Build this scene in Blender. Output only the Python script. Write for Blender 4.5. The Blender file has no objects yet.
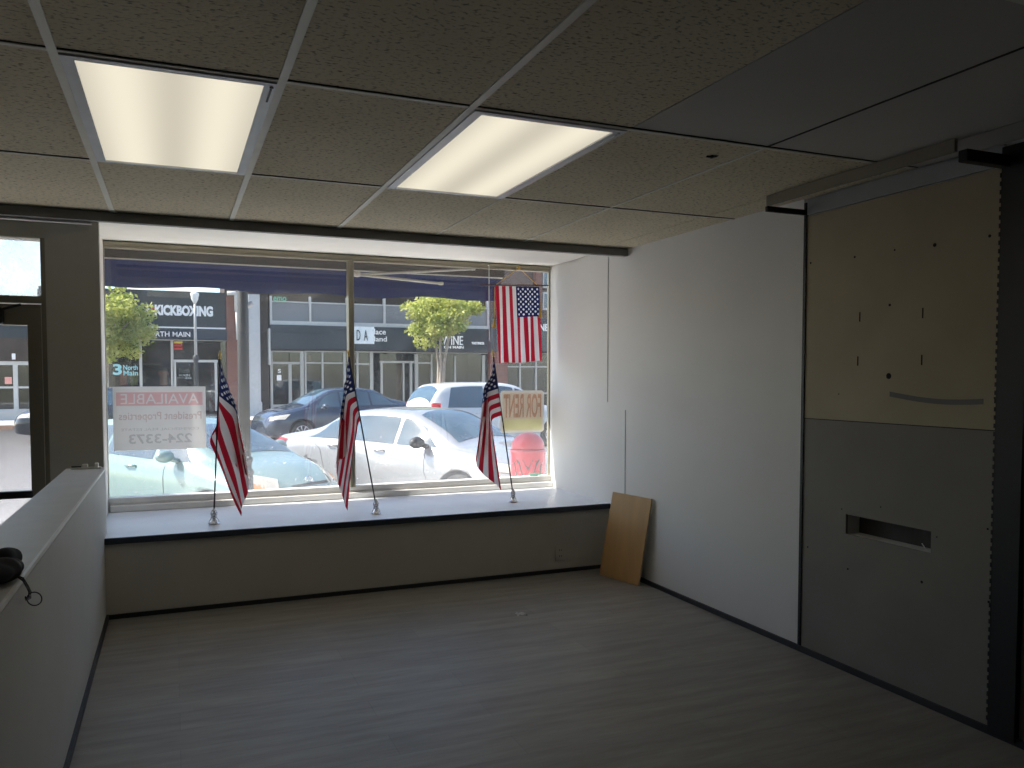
import bpy, bmesh, math, random
from mathutils import Vector, Matrix
from mathutils.bvhtree import BVHTree
random.seed(7)
SC = bpy.context.scene
COL = SC.collection

# ------------------------------------------------------------------ camera model
FPX, YAW, PIT, CYP, EYE = 804.5, math.radians(22.78), math.radians(2.5), 412.0, 1.41
FW = Vector((math.sin(YAW)*math.cos(PIT), math.cos(YAW)*math.cos(PIT), -math.sin(PIT)))
RT = Vector((math.cos(YAW), -math.sin(YAW), 0))
UP = RT.cross(FW)
CAM = Vector((0, 0, EYE))
def ray(px, py): return FW + RT*((px-512)/FPX) - UP*((py-CYP)/FPX)
def at(px, py, Y):                       # the point of the plane y = Y seen at a pixel of the photograph
    d = ray(px, py); return CAM + d*(Y/d.y)
def dep(px, py, D): return CAM + ray(px, py)*D

cam = bpy.data.cameras.new('camera'); co = bpy.data.objects.new('camera', cam); COL.objects.link(co)
cam.sensor_width = 36; cam.lens = FPX/1024*36; cam.shift_y = (CYP-384)/1024
co.location = CAM
co.rotation_euler = Matrix((RT, UP, -FW)).transposed().to_euler()
cam.clip_start = 0.05; cam.clip_end = 500
SC.camera = co

# ------------------------------------------------------------------ materials
def nodes(m):
    m.use_nodes = True; nt = m.node_tree; nt.nodes.clear(); return nt, nt.nodes, nt.links
def mat(name, col, rough=.6, metal=0., var=.06, scale=8., bump=0., spec=.5, coat=0., trans=0., alpha=1., aniso=(1, 1, 1)):
    m = bpy.data.materials.new(name); nt, N, L = nodes(m)
    out = N.new('ShaderNodeOutputMaterial'); b = N.new('ShaderNodeBsdfPrincipled')
    tc = N.new('ShaderNodeTexCoord'); mp = N.new('ShaderNodeMapping'); mp.inputs['Scale'].default_value = aniso
    nz = N.new('ShaderNodeTexNoise'); nz.inputs['Scale'].default_value = scale; nz.inputs['Detail'].default_value = 5
    cr = N.new('ShaderNodeValToRGB')
    cr.color_ramp.elements[0].position = .3; cr.color_ramp.elements[1].position = .7
    cr.color_ramp.elements[0].color = [max(0, c*(1-var)) for c in col]+[1]
    cr.color_ramp.elements[1].color = [min(1, c*(1+var)) for c in col]+[1]
    L.new(tc.outputs['Object'], mp.inputs['Vector']); L.new(mp.outputs['Vector'], nz.inputs['Vector'])
    L.new(nz.outputs['Fac'], cr.inputs['Fac']); L.new(cr.outputs['Color'], b.inputs['Base Color'])
    b.inputs['Roughness'].default_value = rough; b.inputs['Metallic'].default_value = metal
    b.inputs['Specular IOR Level'].default_value = spec; b.inputs['Coat Weight'].default_value = coat
    if bump:
        bp = N.new('ShaderNodeBump'); bp.inputs['Strength'].default_value = bump; bp.inputs['Distance'].default_value = .003
        L.new(nz.outputs['Fac'], bp.inputs['Height']); L.new(bp.outputs['Normal'], b.inputs['Normal'])
    sh = b
    if trans:
        t = N.new('ShaderNodeBsdfTranslucent'); L.new(cr.outputs['Color'], t.inputs['Color'])
        mx = N.new('ShaderNodeMixShader'); mx.inputs['Fac'].default_value = trans
        L.new(b.outputs[0], mx.inputs[1]); L.new(t.outputs[0], mx.inputs[2]); sh = mx
    L.new(sh.outputs[0], out.inputs['Surface']); return m

def glass_mat(name, tint=(1, 1, 1), dirt=.05, gloss=.05, dirtcol=(.8, .8, .78), speck=.25, low=None):
    m = bpy.data.materials.new(name); nt, N, L = nodes(m)
    out = N.new('ShaderNodeOutputMaterial')
    tr = N.new('ShaderNodeBsdfTransparent'); tr.inputs[0].default_value = (*tint, 1)
    gl = N.new('ShaderNodeBsdfGlossy'); gl.inputs['Roughness'].default_value = .02
    m1 = N.new('ShaderNodeMixShader'); m1.inputs[0].default_value = gloss
    L.new(tr.outputs[0], m1.inputs[1]); L.new(gl.outputs[0], m1.inputs[2])
    tl = N.new('ShaderNodeBsdfTranslucent'); tl.inputs[0].default_value = (*dirtcol, 1)
    tc = N.new('ShaderNodeTexCoord')
    nz = N.new('ShaderNodeTexNoise'); nz.inputs['Scale'].default_value = 3.; nz.inputs['Detail'].default_value = 8; nz.inputs['Roughness'].default_value = .7
    ns = N.new('ShaderNodeTexNoise'); ns.inputs['Scale'].default_value = 60.; ns.inputs['Detail'].default_value = 2
    L.new(tc.outputs['Object'], nz.inputs['Vector']); L.new(tc.outputs['Object'], ns.inputs['Vector'])
    r = N.new('ShaderNodeMapRange'); r.inputs[1].default_value = .3; r.inputs[2].default_value = .8; r.inputs[3].default_value = dirt*.4; r.inputs[4].default_value = dirt*1.9
    L.new(nz.outputs['Fac'], r.inputs[0])
    r2 = N.new('ShaderNodeMapRange'); r2.inputs[1].default_value = .69; r2.inputs[2].default_value = .76; r2.inputs[3].default_value = 0; r2.inputs[4].default_value = speck
    L.new(ns.outputs['Fac'], r2.inputs[0])
    ad = N.new('ShaderNodeMath'); ad.operation = 'ADD'; L.new(r.outputs[0], ad.inputs[0]); L.new(r2.outputs[0], ad.inputs[1])
    if low:                                              # paints sunlit haze into the glass: dirt thickens towards the bottom
        sp = N.new('ShaderNodeSeparateXYZ'); L.new(tc.outputs['Object'], sp.inputs[0])
        rz = N.new('ShaderNodeMapRange'); rz.inputs[1].default_value = low[0]; rz.inputs[2].default_value = low[1]; rz.inputs[3].default_value = low[2]; rz.inputs[4].default_value = 1; rz.interpolation_type = 'SMOOTHSTEP'
        L.new(sp.outputs['Z'], rz.inputs[0]); mu = N.new('ShaderNodeMath'); mu.operation = 'MULTIPLY'; L.new(ad.outputs[0], mu.inputs[0]); L.new(rz.outputs[0], mu.inputs[1]); ad = mu
    m2 = N.new('ShaderNodeMixShader'); L.new(ad.outputs[0], m2.inputs[0]); L.new(m1.outputs[0], m2.inputs[1]); L.new(tl.outputs[0], m2.inputs[2])
    L.new(m2.outputs[0], out.inputs['Surface']); return m

def film(name, tint):
    m = bpy.data.materials.new(name); nt, N, L = nodes(m); out = N.new('ShaderNodeOutputMaterial'); tr = N.new('ShaderNodeBsdfTransparent')
    tc = N.new('ShaderNodeTexCoord'); nz = N.new('ShaderNodeTexNoise'); nz.inputs['Scale'].default_value = 9; L.new(tc.outputs['Object'], nz.inputs['Vector'])
    cr = N.new('ShaderNodeValToRGB'); cr.color_ramp.elements[0].color = [min(1, c*.97) for c in tint]+[1]; cr.color_ramp.elements[1].color = [min(1, c*1.03) for c in tint]+[1]
    L.new(nz.outputs['Fac'], cr.inputs[0]); L.new(cr.outputs[0], tr.inputs[0]); L.new(tr.outputs[0], out.inputs[0]); return m
def floor_mat():
    m = bpy.data.materials.new('vinyl_plank_floor'); nt, N, L = nodes(m)
    out = N.new('ShaderNodeOutputMaterial'); b = N.new('ShaderNodeBsdfPrincipled')
    tc = N.new('ShaderNodeTexCoord')
    br = N.new('ShaderNodeTexBrick'); br.inputs['Scale'].default_value = 1.; br.offset = .37
    br.inputs['Brick Width'].default_value = 1.2; br.inputs['Row Height'].default_value = .18; br.inputs['Mortar Size'].default_value = .002
    br.inputs['Color1'].default_value = (.312, .295, .262, 1); br.inputs['Color2'].default_value = (.267, .252, .226, 1); br.inputs['Mortar'].default_value = (.25, .24, .225, 1)
    br.inputs['Bias'].default_value = -.2
    L.new(tc.outputs['Object'], br.inputs['Vector'])
    mp = N.new('ShaderNodeMapping'); mp.inputs['Scale'].default_value = (1.3, 9, 1)
    nz = N.new('ShaderNodeTexNoise'); nz.inputs['Scale'].default_value = 1.6; nz.inputs['Detail'].default_value = 8; nz.inputs['Roughness'].default_value = .68
    L.new(tc.outputs['Object'], mp.inputs['Vector']); L.new(mp.outputs['Vector'], nz.inputs['Vector'])
    cr = N.new('ShaderNodeValToRGB'); cr.color_ramp.elements[0].position = .32; cr.color_ramp.elements[1].position = .72
    cr.color_ramp.elements[0].color = (.66, .64, .60, 1); cr.color_ramp.elements[1].color = (1.15, 1.15, 1.15, 1)
    L.new(nz.outputs['Fac'], cr.inputs['Fac'])
    mx = N.new('ShaderNodeMix'); mx.data_type = 'RGBA'; mx.blend_type = 'MULTIPLY'; mx.inputs[0].default_value = .85
    L.new(br.outputs['Color'], mx.inputs[6]); L.new(cr.outputs['Color'], mx.inputs[7])
    L.new(mx.outputs[2], b.inputs['Base Color']); b.inputs['Roughness'].default_value = .48
    L.new(b.outputs[0], out.inputs['Surface']); return m

def tile_mat(name, c0, c1, fiss=True):
    m = bpy.data.materials.new(name); nt, N, L = nodes(m)
    out = N.new('ShaderNodeOutputMaterial'); b = N.new('ShaderNodeBsdfPrincipled'); b.inputs['Roughness'].default_value = .95
    tc = N.new('ShaderNodeTexCoord'); mp = N.new('ShaderNodeMapping'); mp.inputs['Scale'].default_value = (55, 95, 55)
    nz = N.new('ShaderNodeTexNoise'); nz.inputs['Scale'].default_value = 1.; nz.inputs['Detail'].default_value = 3
    n2 = N.new('ShaderNodeTexNoise'); n2.inputs['Scale'].default_value = 2.; n2.inputs['Detail'].default_value = 4
    L.new(tc.outputs['Object'], mp.inputs[0]); L.new(mp.outputs[0], nz.inputs['Vector']); L.new(tc.outputs['Object'], n2.inputs['Vector'])
    cr = N.new('ShaderNodeValToRGB')
    cr.color_ramp.elements[0].position = .30 if fiss else .1; cr.color_ramp.elements[1].position = .46 if fiss else .9
    cr.color_ramp.elements[0].color = (*c0, 1); cr.color_ramp.elements[1].color = (*c1, 1)
    L.new(nz.outputs['Fac'], cr.inputs[0])
    c2 = N.new('ShaderNodeValToRGB'); c2.color_ramp.elements[0].color = (.86, .86, .84, 1); c2.color_ramp.elements[1].color = (1.05, 1.05, 1.05, 1)
    L.new(n2.outputs['Fac'], c2.inputs[0])
    mx = N.new('ShaderNodeMix'); mx.data_type = 'RGBA'; mx.blend_type = 'MULTIPLY'; mx.inputs[0].default_value = 1
    L.new(cr.outputs[0], mx.inputs[6]); L.new(c2.outputs[0], mx.inputs[7]); L.new(mx.outputs[2], b.inputs['Base Color'])
    if fiss:
        bp = N.new('ShaderNodeBump'); bp.inputs['Strength'].default_value = .5; bp.inputs['Distance'].default_value = .004
        L.new(nz.outputs['Fac'], bp.inputs['Height']); L.new(bp.outputs[0], b.inputs['Normal'])
    L.new(b.outputs[0], out.inputs[0]); return m

def diffuser_mat(strength=.9):
    m = bpy.data.materials.new('light_diffuser'); nt, N, L = nodes(m)
    out = N.new('ShaderNodeOutputMaterial'); e = N.new('ShaderNodeEmission')
    tc = N.new('ShaderNodeTexCoord'); sp = N.new('ShaderNodeSeparateXYZ'); L.new(tc.outputs['Object'], sp.inputs[0])
    mm = N.new('ShaderNodeMath'); mm.operation = 'MULTIPLY'; mm.inputs[1].default_value = 2*math.pi/.29; L.new(sp.outputs['X'], mm.inputs[0])
    cs = N.new('ShaderNodeMath'); cs.operation = 'COSINE'; L.new(mm.outputs[0], cs.inputs[0])
    r = N.new('ShaderNodeMapRange'); r.inputs[1].default_value = 1; r.inputs[2].default_value = -1; r.inputs[3].default_value = strength*.74; r.inputs[4].default_value = strength*1.05
    L.new(cs.outputs[0], r.inputs[0])
    e.inputs[0].default_value = (1, .92, .735, 1); L.new(r.outputs[0], e.inputs[1]); L.new(e.outputs[0], out.inputs[0]); return m

def flag_mat(name, hang=False, trans=.35):
    """u runs along the fly, v from the bottom of the flag (0) to its top (1)"""
    m = bpy.data.materials.new(name); nt, N, L = nodes(m)
    out = N.new('ShaderNodeOutputMaterial'); b = N.new('ShaderNodeBsdfPrincipled'); b.inputs['Roughness'].default_value = .75
    uv = N.new('ShaderNodeUVMap'); uv.uv_map = 'UVMap'; sp = N.new('ShaderNodeSeparateXYZ'); L.new(uv.outputs[0], sp.inputs[0])
    def M(op, a, c=None):
        n = N.new('ShaderNodeMath'); n.operation = op
        for i, q in enumerate((a, c)):
            if q is None: continue
            if isinstance(q, (int, float)): n.inputs[i].default_value = q
            else: L.new(q, n.inputs[i])
        return n.outputs[0]
    u, v = sp.outputs[0], sp.outputs[1]
    st = M('MODULO', M('FLOOR', M('MULTIPLY', v, 13)), 2)          # 0 red, 1 white
    can = M('MULTIPLY', M('LESS_THAN', u, .4), M('GREATER_THAN', v, 6/13))
    a = M('MULTIPLY', u, 12/.4); c = M('MULTIPLY', M('SUBTRACT', v, 6/13), 10/(7/13))
    ra, rc = M('ROUND', a), M('ROUND', c)
    d2 = M('ADD', M('POWER', M('ABSOLUTE', M('SUBTRACT', a, ra)), 2), M('MULTIPLY', M('POWER', M('ABSOLUTE', M('SUBTRACT', c, rc)), 2), 1.4))
    ok = M('LESS_THAN', d2, .19)
    par = M('LESS_THAN', M('ABSOLUTE', M('SUBTRACT', M('MODULO', M('ADD', ra, rc), 2), 0)), .5)
    inn = M('MULTIPLY', M('MULTIPLY', M('GREATER_THAN', a, .5), M('LESS_THAN', a, 11.5)), M('MULTIPLY', M('GREATER_THAN', c, .5), M('LESS_THAN', c, 9.5)))
    star = M('MULTIPLY', M('MULTIPLY', ok, par), inn)
    def mix(f, x, y):
        n = N.new('ShaderNodeMix'); n.data_type = 'RGBA'; L.new(f, n.inputs[0])
        for i, q in ((6, x), (7, y)):
            if isinstance(q, tuple): n.inputs[i].default_value = (*q, 1)
            else: L.new(q, n.inputs[i])
        return n.outputs[2]
    colr = mix(can, mix(st, (.52, .012, .035), (.86, .80, .78)), mix(star, (.012, .022, .11), (.9, .9, .92)))
    L.new(colr, b.inputs['Base Color'])
    t = N.new('ShaderNodeBsdfTranslucent'); L.new(colr, t.inputs[0])
    mx = N.new('ShaderNodeMixShader'); mx.inputs[0].default_value = trans
    L.new(b.outputs[0], mx.inputs[1]); L.new(t.outputs[0], mx.inputs[2]); L.new(mx.outputs[0], out.inputs[0]); return m

def brick_mat(name, c1, c2, mortar, sc=1.):
    m = bpy.data.materials.new(name); nt, N, L = nodes(m)
    out = N.new('ShaderNodeOutputMaterial'); b = N.new('ShaderNodeBsdfPrincipled'); b.inputs['Roughness'].default_value = .9
    tc = N.new('ShaderNodeTexCoord'); mp = N.new('ShaderNodeMapping'); mp.inputs['Rotation'].default_value = (math.pi/2, 0, 0)
    br = N.new('ShaderNodeTexBrick'); br.inputs['Scale'].default_value = sc
    br.inputs['Brick Width'].default_value = .22; br.inputs['Row Height'].default_value = .075; br.inputs['Mortar Size'].default_value = .008
    br.inputs['Color1'].default_value = (*c1, 1); br.inputs['Color2'].default_value = (*c2, 1); br.inputs['Mortar'].default_value = (*mortar, 1)
    L.new(tc.outputs['Object'], mp.inputs[0]); L.new(mp.outputs[0], br.inputs['Vector']); L.new(br.outputs[0], b.inputs['Base Color'])
    L.new(b.outputs[0], out.inputs[0]); return m

M = dict(
    floor=floor_mat(),
    tile=tile_mat('fissured_tile', (.24, .205, .14), (.68, .61, .45)),
    tile_smooth=tile_mat('smooth_tile', (.50, .485, .46), (.54, .525, .50), False),
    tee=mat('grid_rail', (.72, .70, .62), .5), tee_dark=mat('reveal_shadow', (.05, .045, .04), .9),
    diff=diffuser_mat(.87), fix=mat('fixture_white_metal', (.66, .68, .72), .4),
    white_wall=mat('white_wall_panel', (.735, .725, .695), .55, var=.02, scale=2.5),
    back_wall=mat('back_wall_paint', (.13, .125, .115), .8, var=.03),
    grey_wall=mat('grey_wall_paint', (.58, .55, .50), .7, var=.04, scale=3),
    half_wall=mat('half_wall_paint', (.60, .60, .585), .6, var=.03, scale=3),
    cap=mat('half_wall_cap', (.66, .66, .64), .5, var=.05), cap_edge=mat('cap_edge', (.85, .85, .83), .4),
    pillar=mat('grey_pillar_paint', (.50, .48, .41), .7, var=.03),
    beam=mat('grey_beam', (.22, .215, .21), .6), sof=mat('soffit_white', (.90, .88, .82), .6, var=.02),
    base=mat('black_baseboard', (.025, .025, .028), .5),
    sill=mat('white_sill', (.78, .80, .83), .35, var=.03), sill_edge=mat('dark_sill_edge', (.03, .045, .065), .45),
    alu=mat('bronze_aluminium', (.36, .33, .25), .4, .5), alu_light=mat('pale_aluminium', (.80, .79, .76), .5),
    seam=mat('seam_strip', (.35, .36, .36), .5),
    door=mat('dark_bronze_frame', (.26, .235, .175), .45, .3),
    black=mat('black_metal', (.007, .007, .008), .5), black_soft=mat('black_fabric', (.012, .012, .018), .85, scale=40, bump=.3),
    hard_up=mat('tan_hardboard', (.40, .345, .235), .7, var=.06, scale=3), hard_lo=mat('grey_hardboard', (.225, .21, .185), .7, var=.06, scale=3),
    val=mat('valance_beige', (.27, .24, .18), .6), tape=mat('grey_tape', (.12, .12, .12), .6),
    hole=mat('dark_hole', (.01, .01, .01), .95),
    ply=mat('plywood', (.56, .34, .135), .42, var=.07, scale=2, aniso=(6, 6, .7)), ply_edge=mat('plywood_edge', (.62, .5, .32), .7),
    chrome=mat('chrome', (.75, .75, .76), .15, 1.), gold=mat('gold_cord', (.72, .42, .06), .6), brown=mat('brown_wood', (.10, .05, .03), .5),
    gold_metal=mat('gold_metal', (.75, .55, .2), .3, .8),
    flag=flag_mat('flag_cloth'), banner=flag_mat('banner_cloth', trans=.45),
    sign=mat('sign_white_plastic', (.80, .79, .77), .5, trans=.6, var=.02), sign_pink=film('sign_red_ghost', (.95, .66, .68)), sign_grey=film('sign_grey_ghost', (.90, .90, .90)),
    sign_pgrey=film('sign_rose_ghost', (.93, .86, .86)),
    rent=film('rent_tan', (.97, .92, .86)), rent_y=film('rent_yellow', (.98, .97, .80)), rent_o=film('rent_orange', (.95, .80, .74)), rent_f=mat('rent_border', (.80, .77, .71), .5, trans=.6),
    sticker=mat('sticker_green', (.55, .78, .68), .5, trans=.4), paper=mat('white_paper', (.85, .85, .82), .8), plate=mat('ivory_plate', (.52, .50, .45), .5),
    wand=mat('white_wand', (.8, .8, .78), .4),
    glass=glass_mat('shop_window_glass', dirt=.026, speck=.22, low=(.02, .68, 3.4)), glass_door=glass_mat('door_glass', dirt=.02, speck=.1),
    transom=glass_mat('transom_glass', dirt=.28, speck=.1, dirtcol=(.75, .77, .8)),
    shop_glass=glass_mat('far_shop_glass', (.55, .6, .6), dirt=.02, gloss=.08, speck=0),
    awn=mat('navy_awning', (.03, .046, .14), .8, trans=.14, var=.15, scale=4), awn_arm=mat('white_arm', (.8, .77, .68), .4), awn_box=mat('brown_soffit', (.10, .085, .075), .8),
    walk=mat('concrete_walk', (.70, .68, .64), .9, scale=5), road=mat('asphalt', (.56, .55, .55), .9, scale=30, var=.15), kerb=mat('concrete_kerb', (.6, .58, .54), .9), warm=mat('orange_paving', (.72, .40, .24), .9),
    line=mat('white_road_paint', (.8, .8, .78), .8),
    fac_dark=mat('charcoal_sign_band', (.035, .042, .046), .6), fac_dark2=mat('charcoal_blue_awning', (.03, .042, .052), .8), fac_brown=mat('brown_render', (.055, .042, .035), .9, scale=3, var=.2),
    fac_black=mat('black_awning', (.016, .02, .024), .8),
    fac_white=mat('white_trim', (.52, .52, .50), .6), fac_grey=mat('grey_panel', (.20, .21, .22), .6), alu_frame=mat('shop_frame', (.36, .355, .33), .4, .2),
    brick=brick_mat('red_brick', (.22, .08, .05), (.18, .06, .04), (.2, .16, .14)), brick_dk=brick_mat('brown_brick', (.16, .10, .08), (.12, .08, .065), (.2, .17, .15)),
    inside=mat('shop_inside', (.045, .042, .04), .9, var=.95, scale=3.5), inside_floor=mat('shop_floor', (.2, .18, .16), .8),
    letter=mat('white_letter', (.88, .88, .87), .5), letter_t=mat('teal_letter', (.35, .68, .75), .5), letter_k=mat('black_letter', (.04, .06, .07), .5), pale_sign=mat('pale_blue_sign', (.74, .82, .86), .5), red_letter=mat('red_letter', (.65, .08, .06), .5),
    green_sign=mat('green_sign', (.12, .42, .28), .6),
    red_cloth=mat('red_cloth', (.6, .06, .05), .8), yellow_cloth=mat('yellow_cloth', (.75, .6, .12), .8), orange_cloth=mat('coral_cloth', (.75, .25, .18), .8), blue_cloth=mat('pale_blue_cloth', (.45, .6, .75), .8), pink_paper=mat('pink_paper', (.75, .35, .3), .8),
    bark=mat('bark', (.36, .30, .24), .9, scale=12, var=.3, bump=.6), lamp_paint=mat('grey_lamp_paint', (.045, .046, .045), .5), lamp_white=mat('white_globe', (.85, .85, .83), .3), lamp_pole=mat('pale_lamp_pole', (.50, .50, .50), .4),
    bin=mat('red_bin', (.62, .035, .05), .35, coat=.4), bin_dark=mat('bin_opening', (.05, .07, .05), .8),
    green_car=mat('pale_green_paint', (.22, .33, .31), .25, .25, coat=.6, var=.01), silver_car=mat('silver_paint', (.37, .38, .39), .25, .35, coat=.6, var=.01),
    dark_car=mat('dark_blue_paint', (.03, .045, .075), .2, .3, coat=.8, var=.01), white_car=mat('white_paint', (.55, .56, .57), .25, coat=.6, var=.01), black_car=mat('black_paint', (.025, .03, .04), .2, .3, coat=.8, var=.01),
    car_glass=mat('car_glass', (.05, .09, .12), .06, .0, spec=1., var=.25, scale=2.5), tyre=mat('tyre', (.03, .03, .03), .8), rim=mat('alloy_rim', (.68, .68, .69), .3, .7), trimk=mat('black_trim', (.02, .02, .022), .5),
    amber=mat('amber_lens', (.80, .42, .16), .2, coat=.5), clear=mat('clear_lens', (.80, .76, .68), .12, coat=.6), red_lens=mat('red_lens', (.55, .03, .03), .2, coat=.5),
    number=mat('number_white', (.8, .8, .8), .5),
)
def leaf_mat(name, a, b):
    m = bpy.data.materials.new(name); nt, N, L = nodes(m)
    out = N.new('ShaderNodeOutputMaterial'); p = N.new('ShaderNodeBsdfPrincipled'); p.inputs['Roughness'].default_value = .5
    tc = N.new('ShaderNodeTexCoord'); nz = N.new('ShaderNodeTexNoise'); nz.inputs['Scale'].default_value = 2.2; nz.inputs['Detail'].default_value = 5
    L.new(tc.outputs['Object'], nz.inputs['Vector'])
    cr = N.new('ShaderNodeValToRGB'); cr.color_ramp.elements[0].position = .35; cr.color_ramp.elements[1].position = .65
    cr.color_ramp.elements[0].color = (*a, 1); cr.color_ramp.elements[1].color = (*b, 1); L.new(nz.outputs['Fac'], cr.inputs[0])
    L.new(cr.outputs[0], p.inputs['Base Color'])
    t = N.new('ShaderNodeBsdfTranslucent'); L.new(cr.outputs[0], t.inputs[0])
    mx = N.new('ShaderNodeMixShader'); mx.inputs[0].default_value = .5; L.new(p.outputs[0], mx.inputs[1]); L.new(t.outputs[0], mx.inputs[2]); L.new(mx.outputs[0], out.inputs[0]); return m
M['leaf'] = leaf_mat('street_tree_leaf', (.26, .34, .06), (.62, .62, .20))

# ------------------------------------------------------------------ mesh helpers
def box(bm, x0, x1, y0, y1, z0, z1, mi=0, bev=0.):
    vs = [bm.verts.new((x, y, z)) for z in (z0, z1) for y in (y0, y1) for x in (x0, x1)]
    fs = []
    for q in ((0, 2, 3, 1), (4, 5, 7, 6), (0, 1, 5, 4), (2, 6, 7, 3), (0, 4, 6, 2), (1, 3, 7, 5)):
        f = bm.faces.new([vs[i] for i in q]); f.material_index = mi; fs.append(f)
    if bev:
        es = list({e for f in fs for e in f.edges})
        bmesh.ops.bevel(bm, geom=es, offset=bev, segments=2, affect='EDGES', profile=.5)
def tube(bm, pts, r, seg=10, cap=True, mi=0):
    pts = [Vector(p) for p in pts]; n = len(pts)
    rs = r if isinstance(r, (list, tuple)) else [r]*n
    rings = []; prev = None
    for i, p in enumerate(pts):
        t = (pts[min(i+1, n-1)]-pts[max(i-1, 0)]).normalized()
        a = (prev - t*prev.dot(t)) if prev is not None else t.orthogonal()
        if a.length < 1e-6: a = t.orthogonal()
        a.normalize(); prev = a; b = t.cross(a)
        rings.append([bm.verts.new(p + (a*math.cos(2*math.pi*k/seg)+b*math.sin(2*math.pi*k/seg))*rs[i]) for k in range(seg)])
    for i in range(n-1):
        for k in range(seg):
            f = bm.faces.new((rings[i][k], rings[i][(k+1) % seg], rings[i+1][(k+1) % seg], rings[i+1][k])); f.smooth = True; f.material_index = mi
    if cap:
        bm.faces.new(rings[0][::-1]).material_index = mi; bm.faces.new(rings[-1]).material_index = mi
def lathe(bm, prof, c=(0, 0, 0), seg=24, axis='Z', mi=0):
    c = Vector(c); rings = []
    for r, h in prof:
        ring = []
        for k in range(seg):
            a = 2*math.pi*k/seg; u, v = r*math.cos(a), r*math.sin(a)
            p = (u, v, h) if axis == 'Z' else ((u, h, v) if axis == 'Y' else (h, u, v))
            ring.append(bm.verts.new(c+Vector(p)))
        rings.append(ring)
    for i in range(len(rings)-1):
        for k in range(seg):
            q = (rings[i][k], rings[i][(k+1) % seg], rings[i+1][(k+1) % seg], rings[i+1][k])
            f = bm.faces.new(q if axis != 'Y' else q[::-1]); f.smooth = True; f.material_index = mi
    for rr, s in ((rings[0], -1), (rings[-1], 1)):
        bm.faces.new(rr if s > 0 else rr[::-1]).material_index = mi
def grid(bm, P, uvs=None, smooth=True):
    uvl = bm.loops.layers.uv.new('UVMap') if uvs else None
    V = [[bm.verts.new(p) for p in row] for row in P]
    for i in range(len(P)-1):
        for j in range(len(P[0])-1):
            f = bm.faces.new((V[i][j], V[i+1][j], V[i+1][j+1], V[i][j+1])); f.smooth = smooth
            if uvs:
                for l, (a, c) in zip(f.loops, ((i, j), (i+1, j), (i+1, j+1), (i, j+1))): l[uvl].uv = uvs[a][c]
    return V
def slab(bm, pts, thick, n):              # an outline given thickness along n
    n = Vector(n).normalized()*thick; a = [bm.verts.new(Vector(p)) for p in pts]; b = [bm.verts.new(Vector(p)+n) for p in pts]
    bm.faces.new(a); bm.faces.new(b[::-1]); k = len(pts)
    for i in range(k): bm.faces.new((a[i], b[i], b[(i+1) % k], a[(i+1) % k]))
def link(name, bm, mats, parent=None, world=True, fix=True):
    me = bpy.data.meshes.new(name)
    if fix: bmesh.ops.recalc_face_normals(bm, faces=bm.faces)
    if parent is not None and world:
        bmesh.ops.translate(bm, vec=-wloc(parent), verts=bm.verts)
    bm.to_mesh(me); bm.free()
    for m in (mats if isinstance(mats, (list, tuple)) else [mats]): me.materials.append(m)
    o = bpy.data.objects.new(name, me); COL.objects.link(o)
    if parent is not None: o.parent = parent
    return o
def wloc(o):
    v = Vector((0, 0, 0))
    while o is not None: v = v + Vector(o.location); o = o.parent
    return v
def thing(name, label, cat, loc=(0, 0, 0), rz=0., group=None):
    o = bpy.data.objects.new(name, None); COL.objects.link(o); o.location = loc; o.rotation_euler = (0, 0, rz); o.empty_display_size = .1
    o['label'] = label; o['category'] = cat
    if group: o['group'] = group
    return o
def tag(o, label, cat, group=None):
    o['label'] = label; o['category'] = cat
    if group: o['group'] = group
    return o
def struct(name, bm, m, parent=None):
    o = link(name, bm, m, parent); o['kind'] = 'structure'; return o
def B(): return bmesh.new()
def bx(*a, **k):
    bm = B(); box(bm, *a, **k); return bm
def text_bm(body, x0, x1, z0, z1, y, depth=.01, mirror=False, bold=0.):
    """lettering on the plane y facing -Y, fitted to a rectangle"""
    cu = bpy.data.curves.new('lettering', 'FONT'); cu.body = body; cu.extrude = .02; cu.offset = bold; cu.resolution_u = 4
    o = bpy.data.objects.new('lettering', cu); COL.objects.link(o)
    me = bpy.data.meshes.new_from_object(o.evaluated_get(bpy.context.evaluated_depsgraph_get()))
    bpy.data.objects.remove(o); bpy.data.curves.remove(cu)
    bm = B(); bm.from_mesh(me); bpy.data.meshes.remove(me)
    bmesh.ops.remove_doubles(bm, verts=bm.verts, dist=1e-5)
    xs = [v.co.x for v in bm.verts]; ys = [v.co.y for v in bm.verts]; a, b, c, d = min(xs), max(xs), min(ys), max(ys)
    for v in bm.verts:
        u = (v.co.x-a)/(b-a); w = (v.co.y-c)/(d-c)
        if mirror: u = 1-u
        v.co = Vector((x0+(x1-x0)*u, y-depth*(.5+25*v.co.z), z0+(z1-z0)*w))
    return bm

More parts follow.
